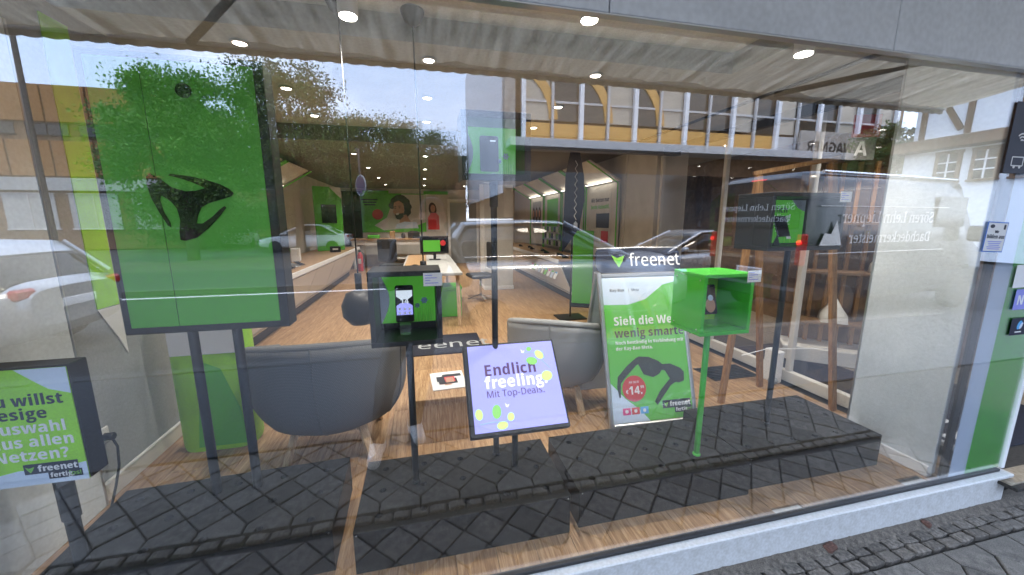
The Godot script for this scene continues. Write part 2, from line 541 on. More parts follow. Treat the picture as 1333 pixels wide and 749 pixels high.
# ---------------------------------------------------------------- shop shell
func shop_shell() -> void:
	struct("foundation", bx(7.2, 0.16, 12.2, 0.0), M.joint, Vector3(0.35, 0.085, -6.13))
	# oak floor laid in strips that run away from the window
	var fl := struct("floor", bx(5.8, 0.008, 11.9, 0.0), M.black, Vector3(0.32, FLOOR - 0.016, -6.0))
	var w := 0.178
	var lens := []
	for k in 2: lens.append(bx(w - 0.0016, 0.012, 1.218, 0.0012))
	for i in 32:
		var z := -0.024 - rng.randf_range(0.0, 1.1)
		var first := true
		while z > -11.9:
			var len_ := 1.22
			if first:
				var l := -0.024 - z
				if l > 0.15:
					part(fl, "plank", bx(w - 0.0016, 0.012, l - 0.002, 0.0012), M["plank%d" % (rng.randi() % 3)], Vector3(-2.5 - 0.32 + i * w, 0.010, (z - 0.024) / 2 + 6.0))
				first = false
			if z > -5.2:
				part(fl, "plank", lens[i % 2], M["plank%d" % (rng.randi() % 3)], Vector3(-2.5 - 0.32 + i * w, 0.010, z - 0.61 + 6.0))
				z -= len_
			else:
				var rest := z + 11.9
				part(fl, "plank", bx(w - 0.0016, 0.012, rest, 0.0012), M["plank%d" % (rng.randi() % 3)], Vector3(-2.5 - 0.32 + i * w, 0.010, z - rest / 2 + 6.0))
				break
	# white sill under the glass
	var sill := thing("window_sill", "long white painted sill with chipped lower edge under the shop window", "sill", Vector3(0, 0, 0))
	part(sill, "plinth", bx(6.9, 0.165, 0.10, 0.006), M.sill, Vector3(-0.17, 0.092, -0.028))
	part(sill, "capping", bx(6.9, 0.022, 0.068, 0.005), M.sill, Vector3(-0.17, 0.1865, 0.012))
	part(sill, "seal", bx(6.8, 0.017, 0.026, 0.002), M.black, Vector3(-0.17, 0.206, -0.003))
	# ceiling: low field, raised field over the window display
	struct("ceiling", bx(6.2, 0.1, 2.2, 0.0), M.ceiling, Vector3(0.35, 2.73, -2.3))
	struct("ceiling_rear", bx(6.2, 0.1, 8.6, 0.0), M.darkceiling, Vector3(0.35, 2.735, -7.7))
	struct("ceiling_beam", bx(6.2, 0.16, 0.1, 0.0), M.darkceiling, Vector3(0.35, 2.60, -3.45))
	struct("ceiling_recess", bx(3.82, 0.06, 1.2, 0.0), M.plaster, Vector3(0.29, 2.85, -0.6))
	struct("ceiling_edge", bx(1.3, 0.1, 1.2, 0.0), M.ceiling, Vector3(2.85, 2.73, -0.6))
	struct("ceiling_step", bx(3.82, 0.2, 0.02, 0.0), M.ceiling, Vector3(0.29, 2.83, -1.21))
	struct("ceiling_side", bx(0.02, 0.2, 1.2, 0.0), M.ceiling, Vector3(2.21, 2.83, -0.6))
	struct("roof", bx(8, 0.2, 12.6, 0.0), M.fascia, Vector3(0.6, 3.5, -6.2))
	# walls
	struct("wall_left", bx(0.12, 2.5, 2.0, 0.0), M.greywall, Vector3(-1.76, 1.43, -1.0))
	struct("wall_left_return", bx(1.0, 2.5, 0.1, 0.0), M.wall, Vector3(-2.2, 1.43, -2.05))
	struct("wall_left_rear", bx(0.1, 2.5, 9.9, 0.0), M.cream, Vector3(-2.66, 1.43, -7.0))
	struct("wall_back", bx(6.0, 2.5, 0.1, 0.0), M.cream, Vector3(0.3, 1.43, -11.95))
	struct("wall_right_rear", bx(0.1, 2.5, 7.8, 0.0), M.cream, Vector3(3.2, 1.43, -8.2))
	struct("wall_outer_left", bx(2.0, 3.4, 0.3, 0.0), M.fascia, Vector3(-4.6, 1.7, -0.12))
	struct("wall_upper", bx(12.0, 1.2, 0.02, 0.0), M.fascia, Vector3(0.5, 2.97, -0.045))
	var sk := thing("skirting_board", "pale skirting board along the left display wall", "skirting", Vector3(-1.692, FLOOR, -1.45))
	part(sk, "board", bx(0.016, 0.09, 1.1, 0.004), M.skirting, Vector3(0, 0.045, 0))
	part(sk, "cap", bx(0.02, 0.012, 1.1, 0.003), M.white, Vector3(0.001, 0.096, 0))
	# white side boards of the display
	var lp := thing("side_board", "white side board at the left end of the display window", "board", Vector3(-1.68, FLOOR, -0.46))
	part(lp, "panel", bx(0.024, 2.3, 0.84, 0.003), M.board, Vector3(0, 1.15, 0))
	part(lp, "edge_strip", bx(0.028, 2.3, 0.012, 0.002), M.alu, Vector3(0, 1.15, -0.427))
	var rp := thing("side_board", "tall white side board at the right end beside the green film", "board", Vector3(2.79, FLOOR, -0.27))
	part(rp, "panel", bx(0.03, 2.42, 0.45, 0.003), M.board, Vector3(0, 1.24, -0.005))
	part(rp, "base_rail", bx(0.045, 0.07, 0.44, 0.004), M.white, Vector3(0, 0.036, -0.012))
	part(rp, "rear_edge", bx(0.034, 2.42, 0.012, 0.002), M.alu, Vector3(0, 1.24, -0.236))
	var bs := thing("seal_strip", "black vertical seal strip between white side board and green film", "strip", Vector3(2.80, 0.213, -0.02))
	part(bs, "profile", bx(0.045, 2.10, 0.014, 0.002), M.black, Vector3(0, 1.05, 0))
	part(bs, "lip", bx(0.012, 2.10, 0.012, 0.002), M.rubber, Vector3(0.03, 1.05, 0))
	# grey fascia panels over the glass
	var fa := thing("fascia", "pale grey cladding panels above the shop window", "fascia", Vector3(0, 2.315, 0.02))
	var xs := [-3.4, -1.85, -0.62, 0.62, 1.86, 3.1, 4.4, 5.9]
	for i in 7:
		part(fa, "panel", bx(xs[i + 1] - xs[i] - 0.004, 0.9, 0.03, 0.003), M.fascia, Vector3((xs[i] + xs[i + 1]) / 2, 0.45, 0))
	var dr := thing("drip_edge", "thin grey trim along the fascia's lower edge", "trim", Vector3(0.9, 2.318, 0.0))
	part(dr, "trim", bx(8.6, 0.005, 0.03, 0.001), M.alu, Vector3(0, -0.006, 0.021))
	part(dr, "gasket", bx(6.8, 0.010, 0.006, 0.001), M.black, Vector3(-1.07, 0.016, 0.0095))

func glazing() -> void:
	var g := thing("shop_window", "large clear shop window reflecting the street", "window", Vector3(0.545, 0.213, 0))
	part(g, "pane", bx(5.40, 2.135, 0.0014, 0.0), M.glass, Vector3(0, 1.0675, 0))
	part(g, "pane", bx(5.40, 2.135, 0.0014, 0.0), M.glass, Vector3(0, 1.0675, -0.002))
	part(g, "pane", bx(5.40, 2.135, 0.0014, 0.0), M.glass, Vector3(0, 1.0675, -0.004))
	part(g, "corner_profile", bx(0.022, 2.09, 0.04, 0.003), M.white, Vector3(2.713, 1.045, -0.012))
	part(g, "jamb", bx(0.06, 2.09, 0.05, 0.003), M.fascia, Vector3(-2.735, 1.045, -0.011))
	# film stuck behind the right end of the glass
	var film := thing("window_film", "white and green film on the glass beside the doorway corner", "film", Vector3(3.03, 0.213, -0.009))
	part(film, "white_band", bx(0.13, 2.06, 0.0015, 0.0), M.pale, Vector3(-0.13, 1.03, 0))
	part(film, "green_band", bx(0.295, 2.06, 0.0015, 0.0), M.vivid, Vector3(0.0835, 1.03, 0))
	var st := thing("sticker", "dark blue sticker with white wifi and van icons at the right edge", "sticker", Vector3(2.79, 2.03, 0.0055))
	part(st, "backing", bx(0.17, 0.32, 0.001, 0.0), M.navy, Vector3.ZERO)
	for k in 3:
		var arc := []
		for i in 9: arc.append(Vector2.from_angle(PI / 4 + PI / 2 * i / 8) * (0.016 + 0.014 * k))
		for i in 9: arc.append(Vector2.from_angle(PI / 4 + PI / 2 * (8 - i) / 8) * (0.010 + 0.014 * k))
		var pts := []
		for q in arc: pts.append(q + Vector2(0, -0.02))
		flat(st, "wifi_arc", pts, M.paper, 0.001)
	for r in [[0.0, -0.085, 0.08, 0.005], [0.0, -0.125, 0.08, 0.005], [-0.04, -0.105, 0.005, 0.04], [0.04, -0.105, 0.005, 0.04]]:
		part(st, "icon_line", bx(r[2], r[3], 0.0006, 0.0), M.paper, Vector3(r[0], r[1], 0.001))
	for k in 2: flat(st, "icon_wheel", ell(-0.02 + 0.04 * k, -0.13, 0.008, 0.008, 0, 12), M.paper, 0.0016)
	var s2 := [[3.03, 1.36, 0.12, 0.12, "paper", "white square sticker above the blue ones on the green film"], [3.075, 1.235, 0.13, 0.11, "violet", "blue violet sticker below the white square on the green film"], [3.095, 1.085, 0.13, 0.095, "navy", "dark blue sticker with round blue logo, lowest on the green film"]]
	for q in s2:
		var t := thing("sticker", q[5], "sticker", Vector3(q[0], q[1], 0.0055), 0.0, "stickers on the green film")
		part(t, "backing", bx(q[2], q[3], 0.001, 0.0), M[q[4]], Vector3.ZERO)
		if q[4] == "navy":
			flat(t, "logo_drop", ell(0, 0.008, 0.016, 0.026, -0.5), M.skyblue, 0.001)
			flat(t, "logo_drop", ell(0.012, 0.004, 0.009, 0.02, -0.5), M.pale, 0.002)
			part(t, "logo_bar", bx(0.05, 0.006, 0.0006, 0.0), M.paper, Vector3(0, -0.03, 0.001))
		elif q[4] == "violet":
			txt(t, "N", 0.07, Vector3(-0.02, -0.004, 0.001), M.paper, bold, HORIZONTAL_ALIGNMENT_CENTER)
	var no := thing("notice", "small white training notice taped to the glass, reads bilden aus", "notice", Vector3(2.755, 1.565, 0.0055))
	no.rotation.z = -0.04
	part(no, "border", bx(0.148, 0.148, 0.0008, 0.0), M.blue, Vector3.ZERO)
	part(no, "sheet", bx(0.138, 0.138, 0.0008, 0.0), M.paper, Vector3(0, 0, 0.0008))
	txt(no, "Wir", 0.018, Vector3(0, 0.026, 0.0016), M.navy, bold, HORIZONTAL_ALIGNMENT_CENTER)
	txt(no, "bilden aus", 0.026, Vector3(0, 0.002, 0.0016), M.navy, bold, HORIZONTAL_ALIGNMENT_CENTER)
	for k in 5: part(no, "print_line", bx(0.1 - 0.012 * (k % 3), 0.004, 0.0005, 0.0), M.violet, Vector3(0, -0.022 - 0.009 * k, 0.0016))
	flat(no, "emblem", ell(-0.04, 0.052, 0.016, 0.009), M.navy, 0.0014)
	flat(no, "emblem", rrect(0.014, 0.024, 0.003).map(func(v): return v + Vector2(0.05, 0.05)), M.navy, 0.0014)

# ---------------------------------------------------------------- podiums
func podium_mesh(w: float, d: float, h: float, nx: int, nz: int) -> Array:
	var st := begin()
	var cw := w / nx
	var cd := d / nz
	var r := 0.017
	var ht := begin()
	for i in nx:
		for j in nz:
			var c := Vector3(-w / 2 + cw * (i + 0.5), h, -d / 2 + cd * (j + 0.5))
			var o := []
			for q in [[1, 0], [1, 1], [0, 1], [-1, 1], [-1, 0], [-1, -1], [0, -1], [1, -1]]:
				o.append(c + Vector3(q[0] * cw / 2, 0, q[1] * cd / 2))
			for k in 8:
				var l := (k + 1) % 8
				var a := c + Vector3(cos(TAU * k / 8) * r, 0, sin(TAU * k / 8) * r)
				var b := c + Vector3(cos(TAU * l / 8) * r, 0, sin(TAU * l / 8) * r)
				quad(st, a, o[k], o[l], b)
				var dn := Vector3(0, -0.03, 0)
				quad(ht, a, b, b + dn, a + dn)
				tri(ht, c + dn, a + dn, b + dn)
	return [done(st), done(ht)]

func podium(x0: float, x1: float, z0: float, z1: float, nx: int, nz: int, label: String, turn := 0.0) -> Node3D:
	var w := x1 - x0
	var d := z1 - z0
	var p := thing("display_podium", label, "podium", Vector3((x0 + x1) / 2, FLOOR + 0.001, (z0 + z1) / 2), turn, "black podiums in the window")
	var h := POD - FLOOR - 0.002
	var t := podium_mesh(w, d, h, nx, nz)
	part(p, "top_plate", t[0], M.podium_top)
	part(p, "hole_liners", t[1], M.hole).set_meta("kind", "stuff")
	part(p, "front_panel", bx(w - 0.002, h - 0.004, 0.012, 0.001), M.podium, Vector3(0, h / 2 - 0.002, d / 2 - 0.008))
	part(p, "rear_panel", bx(w - 0.002, h - 0.004, 0.012, 0.001), M.podium, Vector3(0, h / 2 - 0.002, -d / 2 + 0.008))
	for s in [-1, 1]:
		part(p, "side_panel", bx(0.012, h - 0.004, d - 0.03, 0.001), M.podium, Vector3(s * (w / 2 - 0.008), h / 2 - 0.002, 0))
		part(p, "screw", cyl(0.004, 0.004, 8), M.chrome, Vector3(s * (w / 2 - 0.014), h - 0.012, d / 2 - 0.002), Vector3(PI / 2, 0, 0))
	return p

func podiums() -> void:
	podium(-1.42, -0.43, -0.70, -0.19, 5, 3, "black podium with drilled holes, leftmost under the big green panel", 0.035)
	podium(-0.335, 0.62, -0.645, -0.165, 5, 3, "black podium with drilled holes under the violet screen")
	podium(0.67, 1.655, -0.65, -0.18, 5, 3, "black podium with drilled holes carrying the green stand")
	podium(1.665, 2.62, -0.75, -0.21, 6, 3, "black podium with drilled holes, rightmost beside the white side board")

# ---------------------------------------------------------------- display stands
func shell_box(parent: Node, w: float, h: float, d: float, t: float, m: Material, c: Vector3) -> void:
	part(parent, "top_panel", bx(w, t, d, 0.002), m, c + Vector3(0, h / 2 - t / 2, 0))
	part(parent, "bottom_panel", bx(w, t, d, 0.002), m, c + Vector3(0, -h / 2 + t / 2, 0))
	for s in [-1, 1]:
		part(parent, "side_panel", bx(t, h - 2 * t - 0.001, d, 0.002), m, c + Vector3(s * (w / 2 - t / 2), 0, 0))
	part(parent, "back_panel", bx(w - 2 * t - 0.001, h - 2 * t - 0.001, 0.01, 0.001), m, c + Vector3(0, 0, -d / 2 + 0.007))

func pole(parent: Node, h: float, m: Material, r := 0.016) -> void:
	part(parent, "pole", cyl(r, h, 14), m)
	part(parent, "foot", cyl(r * 1.35, 0.012, 14), m)

func meadow(parent: Node, w: float, h: float, c: Vector3, lit := true) -> void:
	# green backdrop print: white curve, grass blades and two blue flowers
	var g: Node = part(parent, "backdrop", bx(w, h, 0.002, 0.0), M.print_glow_green if lit else M.green, c)  # a plain print, its brightness added as glow in the material
	var pts := [Vector2(-w / 2, -h / 2)]
	for i in 9: pts.append(Vector2(-w / 2 + w * 0.16 * sin(PI * i / 8.0) + 0.002, -h / 2 + h * i / 8.0))
	pts.append(Vector2(-w / 2, h / 2))
	flat(g, "white_curve", pts, M.pale, 0.0014)
	for i in 16:
		var x := w * (0.0 + 0.44 * i / 15.0)
		var hh := h * rng.randf_range(0.2, 0.5)
		flat(g, "grass_blade", [Vector2(x, -h / 2), Vector2(x + 0.004, -h / 2), Vector2(x + rng.randf_range(-0.008, 0.008), -h / 2 + hh)], M.leaf if i % 2 else M.green, 0.0016 + 0.0003 * (i % 2))
	for q in [[0.3, -0.06, 0.016], [0.17, -0.16, 0.012]]:
		for k in 6:
			flat(g, "petal", ell(q[0] * w + cos(TAU * k / 6) * q[2] * 0.6, q[1] * h + sin(TAU * k / 6) * q[2] * 0.6, q[2] * 0.5, q[2] * 0.28, TAU * k / 6, 8), M.violet, 0.0022 + 0.0002 * k)

func phone(label: String, at: Vector3, tilt: float, w: float, h: float, kind: int) -> void:
	var p := thing("mobile_phone", label, "phone", at, 0.0)
	p.rotation.x = -tilt
	var body := prism(rrect(w, h, w * 0.12), 0.008)
	part(p, "body", body, M.gloss, Vector3(0, h / 2, -0.004))
	var s := part(p, "screen", prism(rrect(w * 0.92, h * 0.94, w * 0.09), 0.0008), M.blackglass, Vector3(0, h / 2, 0.0042))
	if kind == 0:
		flat(s, "wallpaper_arc", [Vector2(-w * .44, h * .2), Vector2(-w * .2, h * .12), Vector2(w * .2, h * .12), Vector2(w * .44, h * .2), Vector2(w * .44, h * .36), Vector2(-w * .44, h * .36)], M.screen_white, 0.001)
		flat(s, "wallpaper_arc", [Vector2(-w * .44, -h * .3), Vector2(w * .44, -h * .3), Vector2(w * .44, -h * .05), Vector2(w * .2, h * .02), Vector2(-w * .2, h * .02), Vector2(-w * .44, -h * .05)], M.screen_violet, 0.001)
		txt(s, "14", h * 0.2, Vector3(0, h * 0.07, 0.002), M.screen_white, bold, HORIZONTAL_ALIGNMENT_CENTER)
		for k in 6: flat(s, "app_icon", ell((k % 3 - 1) * w * 0.27, -h * 0.14 - h * 0.11 * (k / 3), w * 0.07, w * 0.07, 0, 10), M.paper, 0.002)
	elif kind == 1:
		flat(s, "wallpaper_figure", ell(0, -h * .2, w * .38, h * .24), M.skin, 0.001)
		flat(s, "wallpaper_figure", ell(w * .05, h * .05, w * .2, h * .1), M.pale, 0.0016)
	else:
		flat(s, "status_bar", rrect(w * .3, h * .04, 0.001).map(func(v): return v + Vector2(w * .2, h * .36)), M.screen_white, 0.001)
	var gs := part(p, "glass_stand", prism(rrect(w * 0.62, 0.045, 0.008), 0.04), M.clear, Vector3(0, -0.028, -0.02))
	gs.rotation.x = tilt

func price_card(label: String, at: Vector3, turn := 0.0) -> void:
	var c := thing("price_card", label, "price card", at, turn, "white price cards on the display boxes")
	part(c, "holder", bx(0.082, 0.062, 0.002, 0.0), M.clear, Vector3(0, 0, -0.002))
	part(c, "card", bx(0.078, 0.056, 0.001, 0.0), M.paper, Vector3.ZERO)
	for k in 4: part(c, "print_line", bx([0.03, 0.05, 0.022, 0.055][k], 0.0035, 0.0005, 0.0), M.violet, Vector3([-0.018, -0.008, -0.022, -0.005][k], 0.018 - 0.011 * k, 0.0009))

func badge(b: Node, at: Vector3, s: float) -> void:
	# dark plate with the shop's name and its claim
	part(b, "name_plate", bx(0.30 * s, 0.075 * s, 0.001, 0.0), M.navy, at)
	part(b, "claim_plate", bx(0.19 * s, 0.055 * s, 0.0009, 0.0), M.navy, at + Vector3(0.07 * s, -0.058 * s, -0.0001))
	fox(b, at + Vector3(-0.115 * s, -0.002 * s, 0.001), 0.05 * s, M.leaf)
	txt(b, "freenet", 0.062 * s, at + Vector3(-0.075 * s, 0.0, 0.001), M.paper, bold)
	txt(b, "fertig,", 0.046 * s, at + Vector3(-0.015 * s, -0.058 * s, 0.001), M.paper, bold)
	txt(b, "los!", 0.046 * s, at + Vector3(0.09 * s, -0.058 * s, 0.001), M.leaf, regular)

func fox(parent: Node, at: Vector3, s: float, m: Material) -> void:
	part(parent, "emblem", prism([Vector2(-0.5, 0.42), Vector2(-0.1, 0.2), Vector2(0.5, 0.4), Vector2(0.3, -0.05), Vector2(0.0, -0.48), Vector2(-0.28, -0.05)].map(func(v): return v * s), 0.0006), m, at)
	part(parent, "emblem_fold", prism([Vector2(-0.26, 0.12), Vector2(0.02, 0.05), Vector2(0.28, 0.14), Vector2(0.03, -0.3)].map(func(v): return v * s * 0.8), 0.0006), M.green, at + Vector3(0, 0, 0.0008))

func displays() -> void:
	# big green panel on two posts
	var bp := thing("panel_stand", "tall green panel with black emblem on two grey posts", "display panel", Vector3(-0.915, POD, -0.59), 0.0)
	for x in [-0.085, 0.085]: part(bp, "post", cyl(0.019, 0.82, 14), M.anthracite, Vector3(x, 0, 0.02))
	part(bp, "case", bx(0.62, 1.10, 0.10, 0.004), M.anthracite, Vector3(0, 1.345, 0))
	part(bp, "green_face", bx(0.17, 1.045, 0.004, 0.0015), M.green, Vector3(-0.197, 1.348, 0.052))
	part(bp, "green_face", bx(0.385, 1.045, 0.004, 0.0015), M.green, Vector3(0.0825, 1.348, 0.052))
	var logo := [Vector2(-1.042, 1.836), Vector2(-1.01, 1.815), Vector2(-0.976, 1.784), Vector2(-0.93, 1.769), Vector2(-0.89, 1.772), Vector2(-0.86, 1.782), Vector2(-0.891, 1.799), Vector2(-0.932, 1.816), Vector2(-0.981, 1.829), Vector2(-0.973, 1.836), Vector2(-0.922, 1.83), Vector2(-0.86, 1.818), Vector2(-0.805, 1.799), Vector2(-0.774, 1.781), Vector2(-0.76, 1.763), Vector2(-0.77, 1.751), Vector2(-0.796, 1.741), Vector2(-0.856, 1.722), Vector2(-0.883, 1.704), Vector2(-0.899, 1.671), Vector2(-0.907, 1.641), Vector2(-0.886, 1.64), Vector2(-0.846, 1.669), Vector2(-0.818, 1.697), Vector2(-0.799, 1.711), Vector2(-0.794, 1.704), Vector2(-0.821, 1.669), Vector2(-0.868, 1.62), Vector2(-0.914, 1.582), Vector2(-0.957, 1.57), Vector2(-0.972, 1.574), Vector2(-0.972, 1.606), Vector2(-0.963, 1.653), Vector2(-0.968, 1.699), Vector2(-0.984, 1.726), Vector2(-1.005, 1.744), Vector2(-1.016, 1.751), Vector2(-1.022, 1.734), Vector2(-1.016, 1.689), Vector2(-0.999, 1.644), Vector2(-0.999, 1.625), Vector2(-1.008, 1.633), Vector2(-1.029, 1.68), Vector2(-1.051, 1.743), Vector2(-1.058, 1.796), Vector2(-1.055, 1.824)]
	part(bp, "emblem", prism(logo.map(func(v): return v + Vector2(0.915, -POD)), 0.003), M.gloss, Vector3(0, 0, 0.055))
	part(bp, "camera_dot", cyl(0.028, 0.004, 16), M.gloss, Vector3(0.028, 1.765, 0.055), Vector3(PI / 2, 0, 0))
	# small green sign at far left
	var ls := thing("display_sign", "green sign about network choice on a grey post, cut by the left edge", "sign", Vector3(-1.29, POD, -0.225))
	part(ls, "pole", cyl(0.021, 0.42, 14), M.anthracite, Vector3(0, 0, -0.02))
	part(ls, "sleeve", cyl(0.026, 0.22, 14), M.anthracite, Vector3(0, 0.2, -0.02))
	part(ls, "case", bx(0.383, 0.423, 0.075, 0.003), M.black, Vector3(-0.085, 0.58, -0.03))
	var f: Node = part(ls, "poster", bx(0.375, 0.415, 0.003, 0.0), M.lime, Vector3(-0.08, 0.58, 0.0165))
	flat(f, "white_corner", [Vector2(0.05, 0.2075), Vector2(0.09, 0.17), Vector2(0.13, 0.135), Vector2(0.1875, 0.115), Vector2(0.1875, 0.2075)], M.pale, 0.002)
	flat(f, "white_corner", [Vector2(-0.1875, -0.2075), Vector2(0.1875, -0.2075), Vector2(0.1875, -0.14), Vector2(0.1, -0.155), Vector2(0.0, -0.15), Vector2(-0.08, -0.165), Vector2(-0.1875, -0.19)], M.pale, 0.002)
	var rows := [["Du willst", 0.10, 0], ["riesige", 0.052, 0], ["Auswahl", 0.002, 1], ["aus allen", -0.048, 1], ["Netzen?", -0.098, 1]]
	for r in rows: txt(f, r[0], 0.053, Vector3(-0.06, r[1], 0.0022), M.navy if r[2] == 0 else M.paper, bold)
	badge(f, Vector3(0.09, -0.148, 0.0032), 0.5)
	# phone in dark box
	var pb := thing("phone_display", "dark grey open box holding a phone before a meadow print", "display box", Vector3(-0.085, POD, -0.43))
	pole(pb, 0.735, M.anthracite)
	shell_box(pb, 0.298, 0.325, 0.21, 0.022, M.anthracite, Vector3(0, 0.895, 0))
	meadow(pb, 0.25, 0.235, Vector3(0, 0.905, -0.09))
	phone("black phone with lit lock screen inside the left dark box", Vector3(-0.095, POD + 0.82, -0.40), 0.12, 0.078, 0.165, 0)
	price_card("white price card clipped to the left dark phone box", Vector3(0.03, 1.405, -0.318))
	# phone high up
	var hb := thing("phone_display", "dark box on a tall pole with a phone, high above the violet screen", "display box", Vector3(0.34, POD, -0.56))
	pole(hb, 1.45, M.anthracite)
	part(hb, "sleeve", cyl(0.021, 0.12, 14), M.anthracite, Vector3(0, 1.33, 0))
	var sub := Vector3(0.0, 1.595, 0.0)
	shell_box(hb, 0.32, 0.30, 0.19, 0.03, M.anthracite, sub)
	meadow(hb, 0.258, 0.238, sub + Vector3(0, 0, -0.08))
	phone("dark phone in the box on the tall pole", Vector3(0.32, POD + 1.495, -0.55), 0.1, 0.09, 0.165, 2)
	# bright green box
	var gb := thing("phone_display", "bright green open cube on a bright green pole with a phone", "display box", Vector3(1.405, POD, -0.30))
	pole(gb, 0.72, M.vivid, 0.015)
	shell_box(gb, 0.282, 0.30, 0.225, 0.018, M.vivid, Vector3(0, 0.865, 0))
	for q in [[-1, 0.1], [-1, -0.1], [1, 0.1], [1, -0.1]]: part(gb, "screw", cyl(0.004, 0.003, 8), M.alu, Vector3(-0.141, 0.865 + q[0] * 0.12, q[1] * 0.85), Vector3(0, 0, PI / 2))
	var gm: Node = part(gb, "backdrop", bx(0.24, 0.26, 0.002, 0.0), M.lime, Vector3(0, 0.865, -0.098))
	flat(gm, "white_curve", [Vector2(-0.12, 0.13), Vector2(0.02, 0.13), Vector2(-0.02, 0.04), Vector2(-0.07, -0.01), Vector2(-0.12, -0.03)], M.pale, 0.0014)
	phone("phone showing a warm picture inside the green cube", Vector3(1.385, POD + 0.80, -0.27), 0.25, 0.075, 0.15, 1)
	price_card("white price card clipped to the bright green cube", Vector3(1.535, 1.385, -0.182))
	# dark tablet box at right
	var rb := thing("phone_display", "wide dark box with green offer print on a pole by the white board", "display box", Vector3(2.06, POD, -0.48))
	pole(rb, 1.12, M.anthracite)
	shell_box(rb, 0.50, 0.31, 0.23, 0.022, M.anthracite, Vector3(-0.02, 1.255, 0))
	var rm: Node = part(rb, "backdrop", bx(0.45, 0.255, 0.002, 0.0), M.print_glow_green, Vector3(-0.02, 1.255, -0.1))  # printed offer sheet, not a display; its lit look is put in as emission
	txt(rm, "Endlich", 0.05, Vector3(-0.08, 0.07, 0.0016), M.navy, bold)
	txt(rm, "freeling!", 0.05, Vector3(-0.08, 0.025, 0.0016), M.paper, bold)
	for k in 3: part(rm, "print_line", bx(0.12 - 0.02 * k, 0.006, 0.0006, 0.0), M.paper, Vector3(0.06, -0.015 - 0.02 * k, 0.0016))
	flat(rm, "white_curve", [Vector2(0.225, 0.1275), Vector2(0.12, 0.1275), Vector2(0.17, 0.08), Vector2(0.225, 0.06)], M.pale, 0.0014)
	for i in 10:
		flat(rm, "grass_blade", [Vector2(-0.2 + 0.042 * i, -0.1275), Vector2(-0.194 + 0.042 * i, -0.1275), Vector2(-0.2 + 0.042 * i, -0.05 - 0.05 * rng.randf())], M.leaf, 0.0016)
	var tb := thing("tablet", "black folding tablet on a stand inside the wide dark box", "tablet", Vector3(1.96, POD + 1.17, -0.45), 0.35)
	part(tb, "screen", bx(0.15, 0.12, 0.006, 0.002), M.blackglass, Vector3(0, 0.06, 0), Vector3(-0.3, 0, 0))
	part(tb, "stand", prism([Vector2(-0.05, 0), Vector2(0.05, 0), Vector2(0.0, 0.07)], 0.006), M.anthracite, Vector3(0, -0.06, -0.02))
	part(tb, "ticket", bx(0.05, 0.02, 0.002, 0.0), M.paper, Vector3(0.05, 0.0, 0.02), Vector3(-0.4, 0, 0))
	price_card("white price card clipped to the wide dark box", Vector3(2.27, 1.775, -0.36))
	# violet screen, tilted back
	var vs := thing("display_screen", "tilted violet screen reading Endlich freeling on a short grey post", "screen", Vector3(0.417, POD, -0.44))
	part(vs, "pole", cyl(0.016, 0.36, 14), M.anthracite, Vector3(0, 0, 0))
	var tilt := -0.70
	var c: Node3D = part(vs, "case", bx(0.485, 0.455, 0.05, 0.004), M.anthracite, Vector3(-0.004, 0.443, 0.0), Vector3(tilt, 0, 0))
	var s: Node3D = part(c, "screen", bx(0.452, 0.425, 0.002, 0.0), M.screen_violet, Vector3(0.006, 0.004, 0.0262))
	var dark := glow(0.12, 0.05, 0.16, 0.12)
	var wht := glow(0.95, 0.97, 1.0, 0.24)
	var lf := glow(0.25, 0.62, 0.15, 0.2)
	var lf2 := glow(0.6, 0.9, 0.25, 0.22)
	print_on(c, "Endlich", 0.078, Vector3(-0.15, 0.082, 0.028), dark, bold)
	print_on(c, "freeling!", 0.080, Vector3(-0.152, 0.02, 0.028), wht, bold)
	print_on(c, "Mit Top-Deals.", 0.046, Vector3(-0.15, -0.036, 0.028), dark, regular)
	for q in [[0.095, 0.18, 0.014, 0.012, 0.2, 0], [0.145, 0.145, 0.02, 0.027, 0.6, 1], [0.1, 0.115, 0.03, 0.021, -0.2, 0], [0.165, 0.03, 0.03, 0.026, 0.3, 1], [-0.2, -0.125, 0.018, 0.026, 0.1, 1], [-0.115, -0.12, 0.022, 0.033, -0.1, 0], [-0.095, -0.185, 0.027, 0.018, 0.1, 1], [-0.05, -0.15, 0.017, 0.02, -0.3, 1]]:
		part(c, "leaf_print", prism(ell(q[0] + 0.006, q[1], q[2], q[3], q[4], 14), 0.0006), lf if q[5] == 0 else lf2, Vector3(0, 0, 0.0282))
	for q in [[[0.19, 0.07], [0.15, 0.12], [0.12, 0.16], [0.06, 0.165]], [[0.17, 0.12], [0.165, 0.17]], [[-0.2, -0.17], [-0.14, -0.165], [-0.08, -0.17], [-0.05, -0.155]]]:
		part(c, "stem_print", tube(q.map(func(v): return Vector3(v[0], v[1], 0)), 0.0011, 5), lf, Vector3(0.006, 0, 0.0276))
	for q in [[0.065, 0.17], [-0.055, -0.095]]:
		part(c, "butterfly_print", prism([Vector2(-0.008, 0.012), Vector2(0, 0), Vector2(0.012, 0.004), Vector2(0.002, -0.01), Vector2(-0.006, -0.006)].map(func(v): return v + Vector2(q[0], q[1])), 0.0006), wht, Vector3(0, 0, 0.0282))

func print_on(parent: Node, words: String, size: float, at: Vector3, m: Material, font: Font) -> void:
	txt(parent, words, size, at, m, font)

